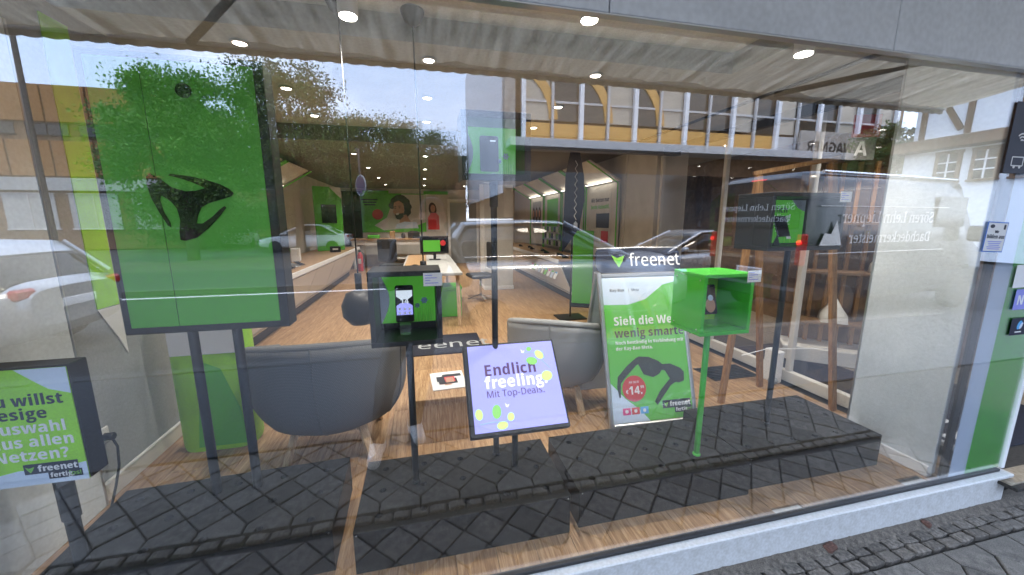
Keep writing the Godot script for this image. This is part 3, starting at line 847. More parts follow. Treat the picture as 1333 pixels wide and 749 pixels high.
# ---------------------------------------------------------------- A-board poster stand
func poster_stand() -> void:
	var a := thing("poster_stand", "folding aluminium poster stand with sunglasses advert and name header", "poster stand", Vector3(1.50, FLOOR + 0.02, -0.80), -0.04)
	var lean := -0.30
	var p := a
	a.rotation.x = lean
	var w := 0.66
	for s in [-1, 1]:
		part(p, "frame_rail", bx(0.028, 1.13, 0.028, 0.006), M.alu, Vector3(s * (w / 2 - 0.014), 0.565, 0))
	for y in [0.07, 1.105]: part(p, "frame_rail", bx(w - 0.058, 0.028, 0.028, 0.006), M.alu, Vector3(0, y, 0))
	var b: Node = part(p, "poster", bx(w - 0.06, 1.0, 0.004, 0.0), M.green, Vector3(0, 0.588, 0.004))
	var hw := (w - 0.06) / 2
	flat(b, "white_corner", [Vector2(-hw, 0.5), Vector2(hw, 0.5), Vector2(hw, 0.47), Vector2(hw * 0.55, 0.44), Vector2(0.02, 0.34), Vector2(-0.12, 0.305), Vector2(-hw, 0.31)], M.pale, 0.0024)
	flat(b, "white_corner", [Vector2(-hw, -0.5), Vector2(-0.03, -0.5), Vector2(-0.1, -0.42), Vector2(-0.2, -0.34), Vector2(-hw, -0.23)], M.pale, 0.0024)
	txt(b, "Ray-Ban", 0.028, Vector3(-0.25, 0.41, 0.0032), M.navy, serif)
	txt(b, "|  Meta", 0.026, Vector3(-0.11, 0.41, 0.0032), M.navy, regular)
	txt(b, "Sieh die Welt ein", 0.082, Vector3(-0.24, 0.19, 0.0028), M.paper, bold)
	txt(b, "wenig smarter.", 0.082, Vector3(-0.24, 0.105, 0.0028), M.navy, bold)
	txt(b, "Noch beständig in Verbindung mit", 0.032, Vector3(-0.24, 0.04, 0.0028), M.paper, bold)
	txt(b, "der Ray-Ban Meta.", 0.032, Vector3(-0.24, 0.0, 0.0028), M.paper, bold)
	# sunglasses print
	flat(b, "sunglasses_temple", [Vector2(-0.245, -0.33), Vector2(-0.255, -0.26), Vector2(-0.245, -0.19), Vector2(-0.17, -0.12), Vector2(-0.09, -0.065), Vector2(-0.03, -0.07), Vector2(-0.035, -0.1), Vector2(-0.1, -0.12), Vector2(-0.18, -0.19), Vector2(-0.225, -0.235), Vector2(-0.235, -0.33)], M.black, 0.0026)
	flat(b, "sunglasses_temple", [Vector2(0.015, -0.375), Vector2(0.06, -0.31), Vector2(0.14, -0.235), Vector2(0.2, -0.21), Vector2(0.22, -0.24), Vector2(0.15, -0.275), Vector2(0.08, -0.35), Vector2(0.035, -0.40)], M.black, 0.0026)
	flat(b, "sunglasses_frame", [Vector2(-0.08, -0.06), Vector2(0.0, -0.068), Vector2(0.07, -0.1), Vector2(0.1, -0.125), Vector2(0.16, -0.125), Vector2(0.235, -0.16), Vector2(0.262, -0.19), Vector2(0.255, -0.25), Vector2(0.21, -0.262), Vector2(0.15, -0.235), Vector2(0.115, -0.17), Vector2(0.09, -0.165), Vector2(0.07, -0.19), Vector2(0.02, -0.21), Vector2(-0.05, -0.185), Vector2(-0.085, -0.11)], M.black, 0.0032)
	flat(b, "sunglasses_lens", [Vector2(-0.055, -0.085), Vector2(0.01, -0.09), Vector2(0.065, -0.115), Vector2(0.06, -0.165), Vector2(0.02, -0.192), Vector2(-0.035, -0.17), Vector2(-0.062, -0.115)], M.anthracite, 0.004)
	flat(b, "sunglasses_lens", [Vector2(0.125, -0.145), Vector2(0.165, -0.145), Vector2(0.235, -0.18), Vector2(0.235, -0.235), Vector2(0.2, -0.24), Vector2(0.16, -0.22)], M.anthracite, 0.004)
	flat(b, "price_disc", ell(-0.13, -0.275, 0.088, 0.088, 0, 28), M.red, 0.0036)
	txt(b, "AB NUR", 0.022, Vector3(-0.13, -0.232, 0.0046), M.paper, regular, HORIZONTAL_ALIGNMENT_CENTER)
	txt(b, "14.", 0.075, Vector3(-0.12, -0.288, 0.0046), M.paper, bold, HORIZONTAL_ALIGNMENT_CENTER)
	txt(b, "€", 0.035, Vector3(-0.195, -0.295, 0.0046), M.paper, bold)
	txt(b, "99", 0.026, Vector3(-0.085, -0.268, 0.0046), M.paper, bold)
	for k in 3:
		part(b, "network_mark", bx(0.058, 0.046, 0.001, 0.0), [M.pink, M.red, M.skyblue][k], Vector3(-0.2 + 0.066 * k, -0.425, 0.0034))
		flat(b, "mark", ell(-0.2 + 0.066 * k, -0.425, 0.012, 0.012, 0, 10), M.paper, 0.004)
	badge(b, Vector3(0.18, -0.40, 0.0032), 0.72)
	part(b, "cover_sheet", bx(w - 0.062, 0.998, 0.0012, 0.0), M.clear, Vector3(0, 0, 0.0075))
	# header
	var hd: Node = part(p, "header", prism(rrect(w, 0.18, 0.05), 0.012), M.navy, Vector3(0, 1.215, -0.006))
	part(hd, "header_rim", tube([Vector3(-w / 2 + 0.01, 0.086, 0.006), Vector3(0, 0.092, 0.006), Vector3(w / 2 - 0.01, 0.086, 0.006)], 0.008, 8), M.alu)
	fox(hd, Vector3(-0.16, -0.005, 0.0125), 0.1, M.leaf)
	txt(hd, "freenet", 0.125, Vector3(-0.08, 0.0, 0.0125), M.paper, regular)
	# rear leaf
	var phi := 0.55
	var pivot := Vector3(0, 1.14, -0.035)
	for q in [-1, 1]: part(p, "rear_rail", bx(0.028, 1.16, 0.028, 0.006), M.alu, pivot + Vector3(q * (w / 2 - 0.014), -0.58 * cos(phi), -0.58 * sin(phi)), Vector3(phi, 0, 0))
	part(p, "rear_panel", bx(w - 0.06, 1.0, 0.006, 0.001), M.white, pivot + Vector3(0, -0.56 * cos(phi), -0.56 * sin(phi)), Vector3(phi, 0, 0))

# ---------------------------------------------------------------- chairs, cube table, mats
func chair(called: String, label: String, at: Vector3, turn: float, felt: Material, k: float) -> void:
	var c := thing(called, label, "chair", at, turn, "felt tub chairs with wooden legs")
	# wrap-round shell: a curved sheet, high at the back, dropping to the arms
	var outer := []
	var st := begin(0)
	var n := 28
	var rows := 9
	var g := []
	for layer in 2:
		var grid := []
		for i in n + 1:
			var a := lerpf(-2.15, 2.15, float(i) / n)          # 0 is the back
			var col := []
			var hgt := 0.30 + 0.16 * pow(maxf(cos(a * 0.72), 0.0), 1.2)
			for j in rows + 1:
				var t := float(j) / rows
				var y := 0.175 + (hgt + 0.10) * t * (0.5 + 0.5 * k)
				var tt := 1.0 - minf(t / 0.6, 1.0)
				var r := 0.20 + 0.16 * sqrt(maxf(1.0 - tt * tt, 0.0)) + 0.012 * t
				r -= 0.045 * layer
				r *= k
				col.append(Vector3(sin(a) * r * 1.08, y + (0.012 * layer if j == 0 else 0.0), -cos(a) * r * 0.95))
			grid.append(col)
		g.append(grid)
	for i in n:
		for j in rows:
			quad(st, g[0][i][j], g[0][i][j + 1], g[0][i + 1][j + 1], g[0][i + 1][j])
			quad(st, g[1][i][j], g[1][i + 1][j], g[1][i + 1][j + 1], g[1][i][j + 1])
		quad(st, g[0][i][rows], g[1][i][rows], g[1][i + 1][rows], g[0][i + 1][rows])
	for e in [0, n]:
		for j in rows: quad(st, g[0][e][j], g[1][e][j], g[1][e][j + 1], g[0][e][j + 1])
	part(c, "shell", done(st), felt)
	var rim := []
	for i in n + 1: rim.append((g[0][i][rows] + g[1][i][rows]) / 2)
	part(c, "padded_rim", tube(rim, 0.0265, 10), felt)
	for i in [6, 14, 22]: part(c, "seam", tube(g[0][i].map(func(p): return p * Vector3(1.006, 1, 1.006)), 0.004, 5), felt)
	part(c, "seat", lathe([Vector2(0.02, 0.17), Vector2(0.19, 0.178), Vector2(0.255, 0.27), Vector2(0.27, 0.40), Vector2(0.23, 0.44), Vector2(0.02, 0.45)], 24), felt)
	for s in [-1, 1]:
		for z in [-1, 1]:
			part(c, "leg", bar(Vector3(s * 0.19, 0.20, z * 0.18), Vector3(s * 0.245, 0.0, z * 0.235), 0.05, 0.022), M.birch)
		part(c, "apron", bar(Vector3(-0.2, 0.175, s * 0.17), Vector3(0.2, 0.175, s * 0.17), 0.035, 0.02), M.birch)

func furniture() -> void:
	chair("tub_chair", "grey felt tub chair with its back to the window, left of the cube table", Vector3(-0.62, FLOOR, -1.24), PI, M.felt, 1.18)
	chair("tub_chair", "light grey felt tub chair between violet screen and poster stand", Vector3(1.02, FLOOR, -1.50), PI - 0.5, M.feltlight, 1.0)
	var t := thing("cube_table", "low oak cube table between the two felt chairs", "table", Vector3(0.055, FLOOR, -1.32))
	part(t, "front_board", bx(0.37, 0.29, 0.018, 0.002), M.oak, Vector3(0, 0.146, 0.246))
	part(t, "rear_board", bx(0.37, 0.29, 0.018, 0.002), M.oak, Vector3(0, 0.146, -0.246))
	for s in [-1, 1]: part(t, "side_board", bx(0.018, 0.29, 0.472, 0.002), M.oak, Vector3(s * 0.176, 0.146, 0))
	part(t, "table_top", bx(0.38, 0.024, 0.52, 0.003), M.oak, Vector3(0, 0.304, 0))
	var mg := thing("magazine", "printed magazine lying on the low oak cube table", "magazine", Vector3(0.13, FLOOR + 0.318, -1.33), 0.06)
	part(mg, "pages", bx(0.24, 0.005, 0.30, 0.001), M.paper, Vector3(0, 0.003, 0))
	for k in 9:
		part(mg, "cover_print", bx(rng.randf_range(0.04, 0.1), 0.0006, rng.randf_range(0.04, 0.09), 0.0), [M.black, M.red, M.skin, M.anthracite][k % 4], Vector3(rng.randf_range(-0.06, 0.06), 0.0062 + 0.0004 * k, rng.randf_range(-0.09, 0.09)))
	var m := thing("door_mat", "dark navy door mat with pale lettering on the oak floor", "mat", Vector3(0.12, FLOOR + 0.002, -3.12))
	part(m, "mat", bx(1.02, 0.008, 0.72, 0.003), M.mat_blue, Vector3(0, 0.004, 0))
	txt(m, "freenet", 0.34, Vector3(0.05, 0.0085, 0.03), M.greywall, regular, HORIZONTAL_ALIGNMENT_CENTER, Vector3(-PI / 2, 0, 0))
	# green and white cabinet by the left wall, its corner rounded
	var tt := thing("curved_totem", "low green and white totem with rounded foot beside the left wall", "totem", Vector3(-1.36, FLOOR, -1.42), 0.0)
	var rings := []
	for y in [0.0, 0.03, 0.5, 0.95]:
		var ring := []
		for v in rrect(0.44, 0.22, 0.09): ring.append(Vector3(v.x * (0.95 if y == 0.0 else 1.0), y, -v.y))
		rings.append(ring)
	part(tt, "body", loft(rings), M.lime)
	part(tt, "white_top", bx(0.36, 0.30, 0.004, 0.001), M.white, Vector3(0, 0.80, 0.112))
	flat(tt, "green_wave", [Vector2(-0.13, 0.0), Vector2(0.16, 0.0), Vector2(0.13, 0.25), Vector2(0.05, 0.52), Vector2(-0.06, 0.58)].map(func(v): return v + Vector2(0.03, 0.03)), M.green, 0.111)
	# lime and white graphic on the left wall
	var gr := thing("wall_graphic", "tall lime and white graphic strip on the left wall", "wall graphic", Vector3(-1.698, 0, -1.17))
	part(gr, "lime_strip", bx(0.006, 1.42, 0.15, 0.0), M.lime, Vector3(0, 1.90, 0))
	part(gr, "white_foot", prism([Vector2(-0.075, 1.185), Vector2(0.075, 1.185), Vector2(0.075, 0.9), Vector2(0.03, 1.0)], 0.006), M.white, Vector3(-0.003, 0, 0), Vector3(0, PI / 2, 0))
	# socket with plug and lead
	var so := thing("wall_socket", "white wall socket low on the left wall", "socket", Vector3(-1.697, 0.53, -0.97))
	part(so, "plate", bx(0.012, 0.085, 0.085, 0.004), M.white, Vector3.ZERO)
	part(so, "insert", cyl(0.022, 0.006, 14), M.skirting, Vector3(0.004, 0, 0), Vector3(0, 0, -PI / 2))
	var pl := thing("plug_lead", "black plug with its lead hanging from the wall socket", "cable", Vector3(-1.685, 0.53, -0.965))
	part(pl, "plug", cyl(0.02, 0.045, 12), M.black, Vector3.ZERO, Vector3(0, 0, -PI / 2))
	part(pl, "lead", tube([Vector3(0.03, 0, 0), Vector3(0.05, -0.06, 0.0), Vector3(0.055, -0.16, 0.02), Vector3(0.05, -0.26, 0.06), Vector3(0.06, -0.33, 0.12)], 0.006, 8), M.black)
	# trestle easel
	var e := thing("wooden_easel", "tall wooden trestle easel behind the wide dark display box", "easel", Vector3(2.75, FLOOR, -1.02))
	var a1 := Vector3(-0.28, 1.80, -0.12)
	var a2 := Vector3(0.12, 1.88, 0.10)
	part(e, "leg", bar(a1, Vector3(-0.45, 0, -0.08), 0.045, 0.03), M.easel)
	part(e, "leg", bar(a1, Vector3(0.12, 0, -0.26), 0.045, 0.03), M.easel)
	part(e, "leg", bar(a2, Vector3(0.31, 0, 0.22), 0.045, 0.03), M.easel)
	part(e, "top_rail", bar(a1 + Vector3(-0.03, 0.01, -0.02), a2 + Vector3(0.03, 0.02, 0.02), 0.04, 0.03), M.easel)
	part(e, "cord", tube([Vector3(-0.36, 0.42, -0.02), Vector3(-0.1, 0.44, -0.05), Vector3(0.22, 0.50, 0.18)], 0.003, 5), M.paper)

# ---------------------------------------------------------------- deep shop
func hood_unit(wall_x: float, side: float, z: float, len_: float, label: String, poster: int) -> void:
	# wall bay: back board, sloping cream hood with green edge frames; side = +1 for the right wall
	var t := thing("wall_bay", label, "wall bay", Vector3(wall_x, FLOOR, z), 0.0)
	var s := -side
	part(t, "back_board", bx(0.03, 1.25, len_ - 0.03, 0.003), M.wall, Vector3(s * 0.03, 1.45, 0))
	var hd := prism([Vector2(0, 0), Vector2(0.55, 0.30), Vector2(0.55, 0.32), Vector2(0, 0.03)].map(func(v): return Vector2(v.x * s, v.y)), len_ - 0.06)
	part(t, "hood", hd, M.cream, Vector3(0, 2.08, -(len_ - 0.06) / 2))
	part(t, "hood_light", bx(0.05, 0.012, len_ - 0.3, 0.002), M.lens_soft, Vector3(s * 0.12, 2.10, 0))
	for e in [-1, 1]:
		part(t, "green_rib", tube([Vector3(s * 0.06, 0.75, e * (len_ / 2 - 0.02)), Vector3(s * 0.06, 2.06, e * (len_ / 2 - 0.02)), Vector3(s * 0.6, 2.38, e * (len_ / 2 - 0.02))], 0.014, 6), M.green)
	var b: Node = part(t, "poster", bx(0.006, 0.75, len_ * 0.62, 0.0), [M.wall, M.green, M.blackglass, M.greywall][poster], Vector3(s * 0.05, 1.6, 0))
	if poster == 0:
		var lt := txt(b, "Wir bieten nur", 0.10, Vector3(s * 0.005, 0.22, s * 0.38), M.navy, bold, HORIZONTAL_ALIGNMENT_LEFT, Vector3(0, s * PI / 2, 0))
		txt(b, "beste Auswahl.", 0.10, Vector3(s * 0.005, 0.10, s * 0.38), M.green, bold, HORIZONTAL_ALIGNMENT_LEFT, Vector3(0, s * PI / 2, 0))
		part(b, "dark_field", bx(0.004, 0.25, 0.5, 0.0), M.anthracite, Vector3(s * 0.005, -0.14, 0.1))
		part(b, "red_field", bx(0.004, 0.2, 0.26, 0.0), M.red, Vector3(s * 0.006, -0.42, 0.2))
	elif poster == 3:
		for k in 3:
			part(b, "portrait_hair", prism(ell(0, 0, 0.11, 0.2), 0.002), M.hair, Vector3(s * 0.004, 0.02, -0.28 + 0.28 * k), Vector3(0, s * PI / 2, 0))
			part(b, "portrait_face", prism(ell(0, 0, 0.06, 0.1), 0.002), M.skin, Vector3(s * 0.007, 0.05, -0.28 + 0.28 * k), Vector3(0, s * PI / 2, 0))

func counter(x_front: float, wall_x: float, z0: float, z1: float, label: String) -> void:
	var w := absf(wall_x - x_front)
	var mid := (x_front + wall_x) / 2
	var s := signf(wall_x - x_front)
	var l := absf(z1 - z0)
	var t := thing("wall_counter", label, "counter", Vector3(mid, FLOOR, (z0 + z1) / 2))
	part(t, "worktop", bx(w, 0.035, l, 0.004), M.oak, Vector3(0, 0.755, 0))
	part(t, "edge_rail", bx(0.02, 0.07, l, 0.003), M.white, Vector3(-s * (w / 2 + 0.011), 0.745, 0))
	var n := int(l / 1.3)
	for k in n:
		var zz := -l / 2 + l / n * (k + 0.5)
		part(t, "front_panel", bx(0.016, 0.62, l / n - 0.03, 0.003), M.white, Vector3(-s * (w / 2 - 0.16), 0.40, zz), Vector3(0, 0, s * 0.42))
		part(t, "leaflet_rail", bx(0.03, 0.02, l / n - 0.1, 0.003), M.alu, Vector3(-s * (w / 2 - 0.26), 0.16, zz))
	part(t, "plinth", bx(w - 0.3, 0.10, l, 0.003), M.black, Vector3(s * 0.14, 0.052, 0))

func shop_depth() -> void:
	M.desk = mat(0.42, 0.42, 0.41, 0.45)
	M.lens_soft = glow(1.0, 0.92, 0.78, 0.9)
	# right wall
	counter(2.32, 3.12, -5.0, -10.4, "oak topped counter with sloping white fronts along the right wall")
	hood_unit(3.13, 1.0, -5.0, 1.25, "cream hooded wall bay with text poster, nearest on the right wall", 0)
	hood_unit(3.13, 1.0, -6.3, 1.25, "cream hooded wall bay with large dark screen on the right wall", 2)
	hood_unit(3.13, 1.0, -7.6, 1.25, "cream hooded wall bay with green poster on the right wall", 1)
	hood_unit(3.13, 1.0, -8.9, 1.25, "cream hooded wall bay with three portraits, far on the right wall", 3)
	var gt := thing("floor_totem", "slim green floor totem in front of the right wall counter", "totem", Vector3(2.62, FLOOR, -4.65), -0.5)
	part(gt, "panel", bx(0.34, 1.25, 0.03, 0.008), M.green, Vector3(0, 0.67, 0))
	part(gt, "base", bx(0.38, 0.03, 0.24, 0.006), M.black, Vector3(0, 0.016, 0))
	for i in 8:
		for j in 3:
			var a := thing("accessory_pack", "small hanging accessory pack on the right wall hooks", "package", Vector3(3.02, 1.12 + 0.16 * j, -6.9 - 0.17 * i), 0.0, "accessory packs on the right wall")
			part(a, "card", bx(0.02, 0.12, 0.09, 0.002), [M.paper, M.anthracite, M.leaf][(i + j) % 3], Vector3.ZERO)
			part(a, "hook", tube([Vector3(0.06, 0.065, 0), Vector3(-0.05, 0.065, 0)], 0.003, 5), M.alu)
	for i in 9:
		var lf := thing("leaflet_stack", "pale leaflet stack standing in the sloping rack of the right counter", "leaflets", Vector3(2.42, 0.66, -5.4 - 0.2 * i), 0.0, "leaflets on the right counter")
		lf.rotation.z = -0.42
		part(lf, "sheets", bx(0.012, 0.22, 0.13, 0.002), [M.paper, M.pale, M.paper, M.leaf][i % 4])
		part(lf, "print", bx(0.002, 0.08, 0.10, 0.0), [M.skyblue, M.green, M.pink][i % 3], Vector3(-0.008, 0.04, 0))
	for i in 7:
		var d := thing("demo_phone", "demo phone lying on a small block on the right counter", "phone", Vector3(2.55 + 0.1 * (i % 2), 0.96, -5.3 - 0.55 * i), 0.3, "demo phones on the right counter")
		part(d, "handset", bx(0.075, 0.009, 0.15, 0.003), M.gloss, Vector3(0, 0.03, 0), Vector3(0.25, 0, 0))
		part(d, "block", bx(0.06, 0.03, 0.06, 0.004), M.anthracite, Vector3(0, 0.015, -0.03))
	# beach flag
	var f := thing("beach_flag", "dark navy feather flag on a pole with square black foot", "flag", Vector3(2.13, FLOOR, -3.95))
	part(f, "foot", bx(0.42, 0.02, 0.34, 0.004), M.black, Vector3(0, 0.011, 0))
	part(f, "pole", cyl(0.013, 2.35, 10), M.black, Vector3(0, 0.02, 0))
	part(f, "cloth", prism([Vector2(-0.16, 1.0), Vector2(-0.13, 2.1), Vector2(-0.07, 2.40), Vector2(0.0, 2.50), Vector2(0.08, 2.42), Vector2(0.15, 2.1), Vector2(0.17, 1.75), Vector2(0.1, 1.35)], 0.004), M.navy, Vector3(0, 0, 0.014))
	var zig := []
	for i in 16: zig.append(Vector3(0.03 + 0.018 * (1 if i % 2 else -1), 2.30 - i * 0.055, 0.02))
	part(f, "script_print", tube(zig, 0.005, 5), M.paper)
	part(f, "house_mark", prism([Vector2(0.01, 1.36), Vector2(0.07, 1.36), Vector2(0.07, 1.42), Vector2(0.04, 1.46), Vector2(0.01, 1.42)], 0.002), M.pale, Vector3(0, 0, 0.019))
	# column in mid shop
	var c := thing("column", "square cream column in the middle of the shop", "column", Vector3(1.54, FLOOR, -6.85))
	part(c, "shaft", bx(0.62, 2.49, 0.6, 0.006), M.wall, Vector3(0, 1.246, 0))
	part(c, "base_board", bx(0.645, 0.08, 0.625, 0.005), M.white, Vector3(0, 0.041, 0))
	# left wall
	counter(-1.72, -2.6, -2.8, -9.6, "oak topped counter with white sloping fronts along the left wall")
	hood_unit(-2.61, -1.0, -3.4, 1.3, "cream hooded wall bay with dark screen, nearest on the left wall", 2)
	hood_unit(-2.61, -1.0, -4.75, 1.3, "cream hooded wall bay with plain shelf boards on the left wall", 0)
	hood_unit(-2.61, -1.0, -6.1, 1.3, "cream hooded wall bay with pale poster on the left wall", 3)
	var gp := thing("banner_panel", "tall green banner panel with dark inset screen above the left counter", "banner", Vector3(-2.12, FLOOR + 0.775, -8.3), 0.62)
	part(gp, "panel", bx(0.62, 1.45, 0.05, 0.006), M.green, Vector3(0, 0.73, 0))
	part(gp, "inset_screen", bx(0.34, 0.42, 0.01, 0.003), M.blackglass, Vector3(0, 0.85, 0.028))
	part(gp, "white_corner", prism([Vector2(0.05, 1.455), Vector2(0.31, 1.455), Vector2(0.31, 1.2), Vector2(0.2, 1.3)], 0.002), M.white, Vector3(0, 0, 0.027))
	for i in 6:
		var d := thing("demo_phone", "demo phone propped flat in a row on the left counter", "phone", Vector3(-1.92, 0.96, -4.0 - 0.24 * i), 0.9, "demo phones on the left counter")
		part(d, "handset", bx(0.08, 0.009, 0.17, 0.003), M.gloss if i % 2 else M.alu, Vector3(0, 0.035, 0), Vector3(0.25, 0, 0))
		part(d, "block", bx(0.06, 0.035, 0.06, 0.004), M.alu, Vector3(0, 0.018, -0.04))
	for q in [[-2.25, -4.35, 0.26, 0.30, "oak", "small oak box stand on the left counter"], [-2.1, -5.0, 0.24, 0.28, "gloss", "black speaker box on the left counter"], [-2.2, -5.9, 0.2, 0.22, "paper", "white carton on the left counter"], [-1.95, -7.9, 0.22, 0.12, "anthracite", "flat dark device box at the far end of the left counter"]]:
		var b := thing("counter_box", q[5], "box", Vector3(q[0], 0.962, q[1]), 0.2)
		part(b, "carton", bx(q[2], q[3], q[2], 0.006), M[q[4]], Vector3(0, q[3] / 2, 0))
		part(b, "label_plate", bx(q[2] * 0.5, q[3] * 0.3, 0.004, 0.001), M.paper, Vector3(0, q[3] * 0.55, q[2] / 2 + 0.002))
	for i in 4:
		for j in 3:
			var b := thing("shelf_box", "pale product box on the left wall shelves", "box", Vector3(-2.5, 1.3 + 0.27 * j, -4.4 - 0.24 * i), 0.0, "product boxes on the left wall")
			part(b, "carton", bx(0.12, 0.17, 0.13, 0.004), [M.cream, M.oak, M.paper][(i * 2 + j) % 3], Vector3(0, 0.085, 0))
			part(b, "front_print", bx(0.002, 0.06, 0.09, 0.0), [M.anthracite, M.leaf, M.greywall][(i + j) % 3], Vector3(0.0612, 0.1, 0))
	# middle desk
	var d := thing("sales_desk", "pale topped sales desk with splayed wooden legs", "desk", Vector3(0.08, FLOOR, -5.3))
	part(d, "desk_top", bx(0.84, 0.04, 2.9, 0.006), M.desk, Vector3(0, 0.745, 0))
	part(d, "wood_inlay", bx(0.34, 0.006, 2.6, 0.001), M.oak, Vector3(-0.22, 0.768, -0.1))
	for sx in [-1, 1]:
		for sz in [-1, 1]: part(d, "leg", bar(Vector3(sx * 0.36, 0.725, sz * 1.32), Vector3(sx * 0.37, 0, sz * 1.40), 0.05, 0.05), M.birch)
	var gbx := thing("storage_box", "green storage box standing under the sales desk", "box", Vector3(0.30, FLOOR, -4.62))
	part(gbx, "carton", bx(0.46, 0.42, 0.4, 0.008), M.green, Vector3(0, 0.212, 0))
	part(gbx, "lid", bx(0.48, 0.05, 0.42, 0.008), M.green, Vector3(0, 0.448, 0))
	var mo := thing("monitor", "black monitor with green picture on the sales desk", "monitor", Vector3(0.18, FLOOR + 0.772, -5.6), 0.0)
	part(mo, "case", bx(0.5, 0.31, 0.03, 0.005), M.black, Vector3(0, 0.27, 0))
	part(mo, "screen", bx(0.46, 0.27, 0.004, 0.001), M.blackglass, Vector3(0, 0.275, 0.016))
	part(mo, "green_picture", bx(0.3, 0.2, 0.002, 0.0), M.green, Vector3(-0.05, 0.25, 0.0195))
	part(mo, "red_mark", cyl(0.05, 0.004, 16), M.red, Vector3(0.15, 0.3, 0.019), Vector3(PI / 2, 0, 0))
	part(mo, "neck", bx(0.05, 0.14, 0.03, 0.004), M.black, Vector3(0, 0.08, -0.02))
	part(mo, "foot", bx(0.2, 0.012, 0.14, 0.004), M.black, Vector3(0, 0.007, -0.02))
	var tl := thing("card_reader", "small black card reader near the front of the sales desk", "card reader", Vector3(-0.12, FLOOR + 0.772, -4.35), 0.4)
	part(tl, "body", bx(0.09, 0.05, 0.19, 0.012), M.black, Vector3(0, 0.026, 0))
	part(tl, "display", bx(0.06, 0.004, 0.06, 0.001), M.blackglass, Vector3(0, 0.053, -0.04))
	for q in [[-0.72, -7.6, 2.8, "dark swivel chair turned away behind the sales desk"], [1.0, -5.6, -1.4, "dark swivel chair on the right of the sales desk"]]:
		var ch := thing("office_chair", q[3], "chair", Vector3(q[0], FLOOR, q[1]), q[2], "office chairs at the sales desk")
		part(ch, "seat", bx(0.46, 0.07, 0.45, 0.025), M.black, Vector3(0, 0.46, 0))
		part(ch, "backrest", bx(0.44, 0.5, 0.05, 0.02), M.black, Vector3(0, 0.82, -0.22))
		part(ch, "column", cyl(0.025, 0.4, 10), M.chrome, Vector3(0, 0.05, 0))
		for k in 5: part(ch, "foot_arm", bar(Vector3(0, 0.09, 0), Vector3(cos(TAU * k / 5) * 0.28, 0.04, sin(TAU * k / 5) * 0.28), 0.04, 0.03), M.chrome)
	# back wall
	var bk := thing("back_counter", "pale counter across the back wall under the big poster", "counter", Vector3(-0.7, FLOOR, -11.2))
	part(bk, "worktop", bx(2.9, 0.05, 0.6, 0.005), M.oak, Vector3(0, 0.9, 0))
	part(bk, "front_panel", bx(2.86, 0.14, 0.03, 0.003), M.white, Vector3(0, 0.8, 0.26))
	part(bk, "shelf", bx(1.6, 0.04, 0.5, 0.004), M.white, Vector3(0.3, 0.3, 0))
	for sx in [-1.38, 1.38]: part(bk, "side", bx(0.05, 0.87, 0.56, 0.004), M.white, Vector3(sx, 0.436, 0))
	for q in [[-1.5, 0.34, 0.1, 0.3, "green", "small green display block on the back counter"], [-0.3, 0.36, 0.2, 0.26, "anthracite", "grey printer on the back counter"], [-0.95, 0.16, 0.22, 0.16, "oak", "wooden bowl stand on the back counter"], [-0.62, 0.12, 0.14, 0.12, "black", "small black speaker on the back counter"]]:
		var b := thing("counter_object", q[5], "object", Vector3(q[0], FLOOR + 0.927, -11.1))
		part(b, "body", bx(q[1], q[2], q[3], 0.02), M[q[4]], Vector3(0, q[2] / 2, 0))
		part(b, "top", bx(q[1] * 0.7, 0.02, q[3] * 0.7, 0.006), M.black, Vector3(0, q[2] + 0.008, 0))
	var po := thing("wall_poster", "big green poster with laughing curly haired person on the back wall", "poster", Vector3(-0.95, 1.9, -11.88))
	part(po, "board", bx(2.1, 1.25, 0.03, 0.004), M.green, Vector3.ZERO)
	flat(po, "white_wave", [Vector2(-0.6, -0.4), Vector2(-0.2, -0.15), Vector2(0.0, 0.35), Vector2(0.3, 0.6), Vector2(1.04, 0.6), Vector2(1.04, -0.3), Vector2(0.5, -0.5), Vector2(-0.3, -0.56)], M.wall, 0.017)
	for k in 14:
		var a := 0.2 + 3.6 * k / 13.0
		flat(po, "portrait_curl", ell(0.24 + cos(a - 0.9) * (0.22 + 0.03 * (k % 2)), 0.17 + sin(a - 0.9) * 0.30, 0.11, 0.12, 0.4 * k, 12), M.hair, 0.020 + 0.0004 * (k % 3))
	flat(po, "portrait_neck", [Vector2(0.2, -0.1), Vector2(0.42, -0.05), Vector2(0.62, -0.4), Vector2(0.2, -0.45)], M.skin, 0.0215)
	flat(po, "portrait_face", [Vector2(0.06, 0.34), Vector2(0.2, 0.40), Vector2(0.34, 0.30), Vector2(0.37, 0.1), Vector2(0.33, -0.1), Vector2(0.22, -0.2), Vector2(0.12, -0.18), Vector2(0.05, -0.05), Vector2(0.0, 0.04), Vector2(0.035, 0.14), Vector2(0.03, 0.24)], M.skin, 0.023)
	flat(po, "portrait_beard", [Vector2(0.06, -0.06), Vector2(0.2, -0.02), Vector2(0.34, 0.0), Vector2(0.33, -0.12), Vector2(0.22, -0.22), Vector2(0.11, -0.2)], M.hair, 0.0245)
	flat(po, "portrait_smile", [Vector2(0.085, -0.02), Vector2(0.2, 0.01), Vector2(0.17, -0.055), Vector2(0.11, -0.07)], M.paper, 0.026)
	for k in 2:
		flat(po, "portrait_eye", ell(0.08 + 0.14 * k, 0.15 + 0.02 * k, 0.03, 0.012, 0.1, 10), M.hair, 0.0245)
		flat(po, "portrait_brow", ell(0.08 + 0.14 * k, 0.20 + 0.02 * k, 0.045, 0.012, 0.15, 10), M.hair, 0.0245)
	flat(po, "portrait_shirt", [Vector2(0.1, -0.36), Vector2(0.35, -0.28), Vector2(0.75, -0.3), Vector2(0.8, -0.5), Vector2(0.05, -0.5)], M.pale, 0.026)
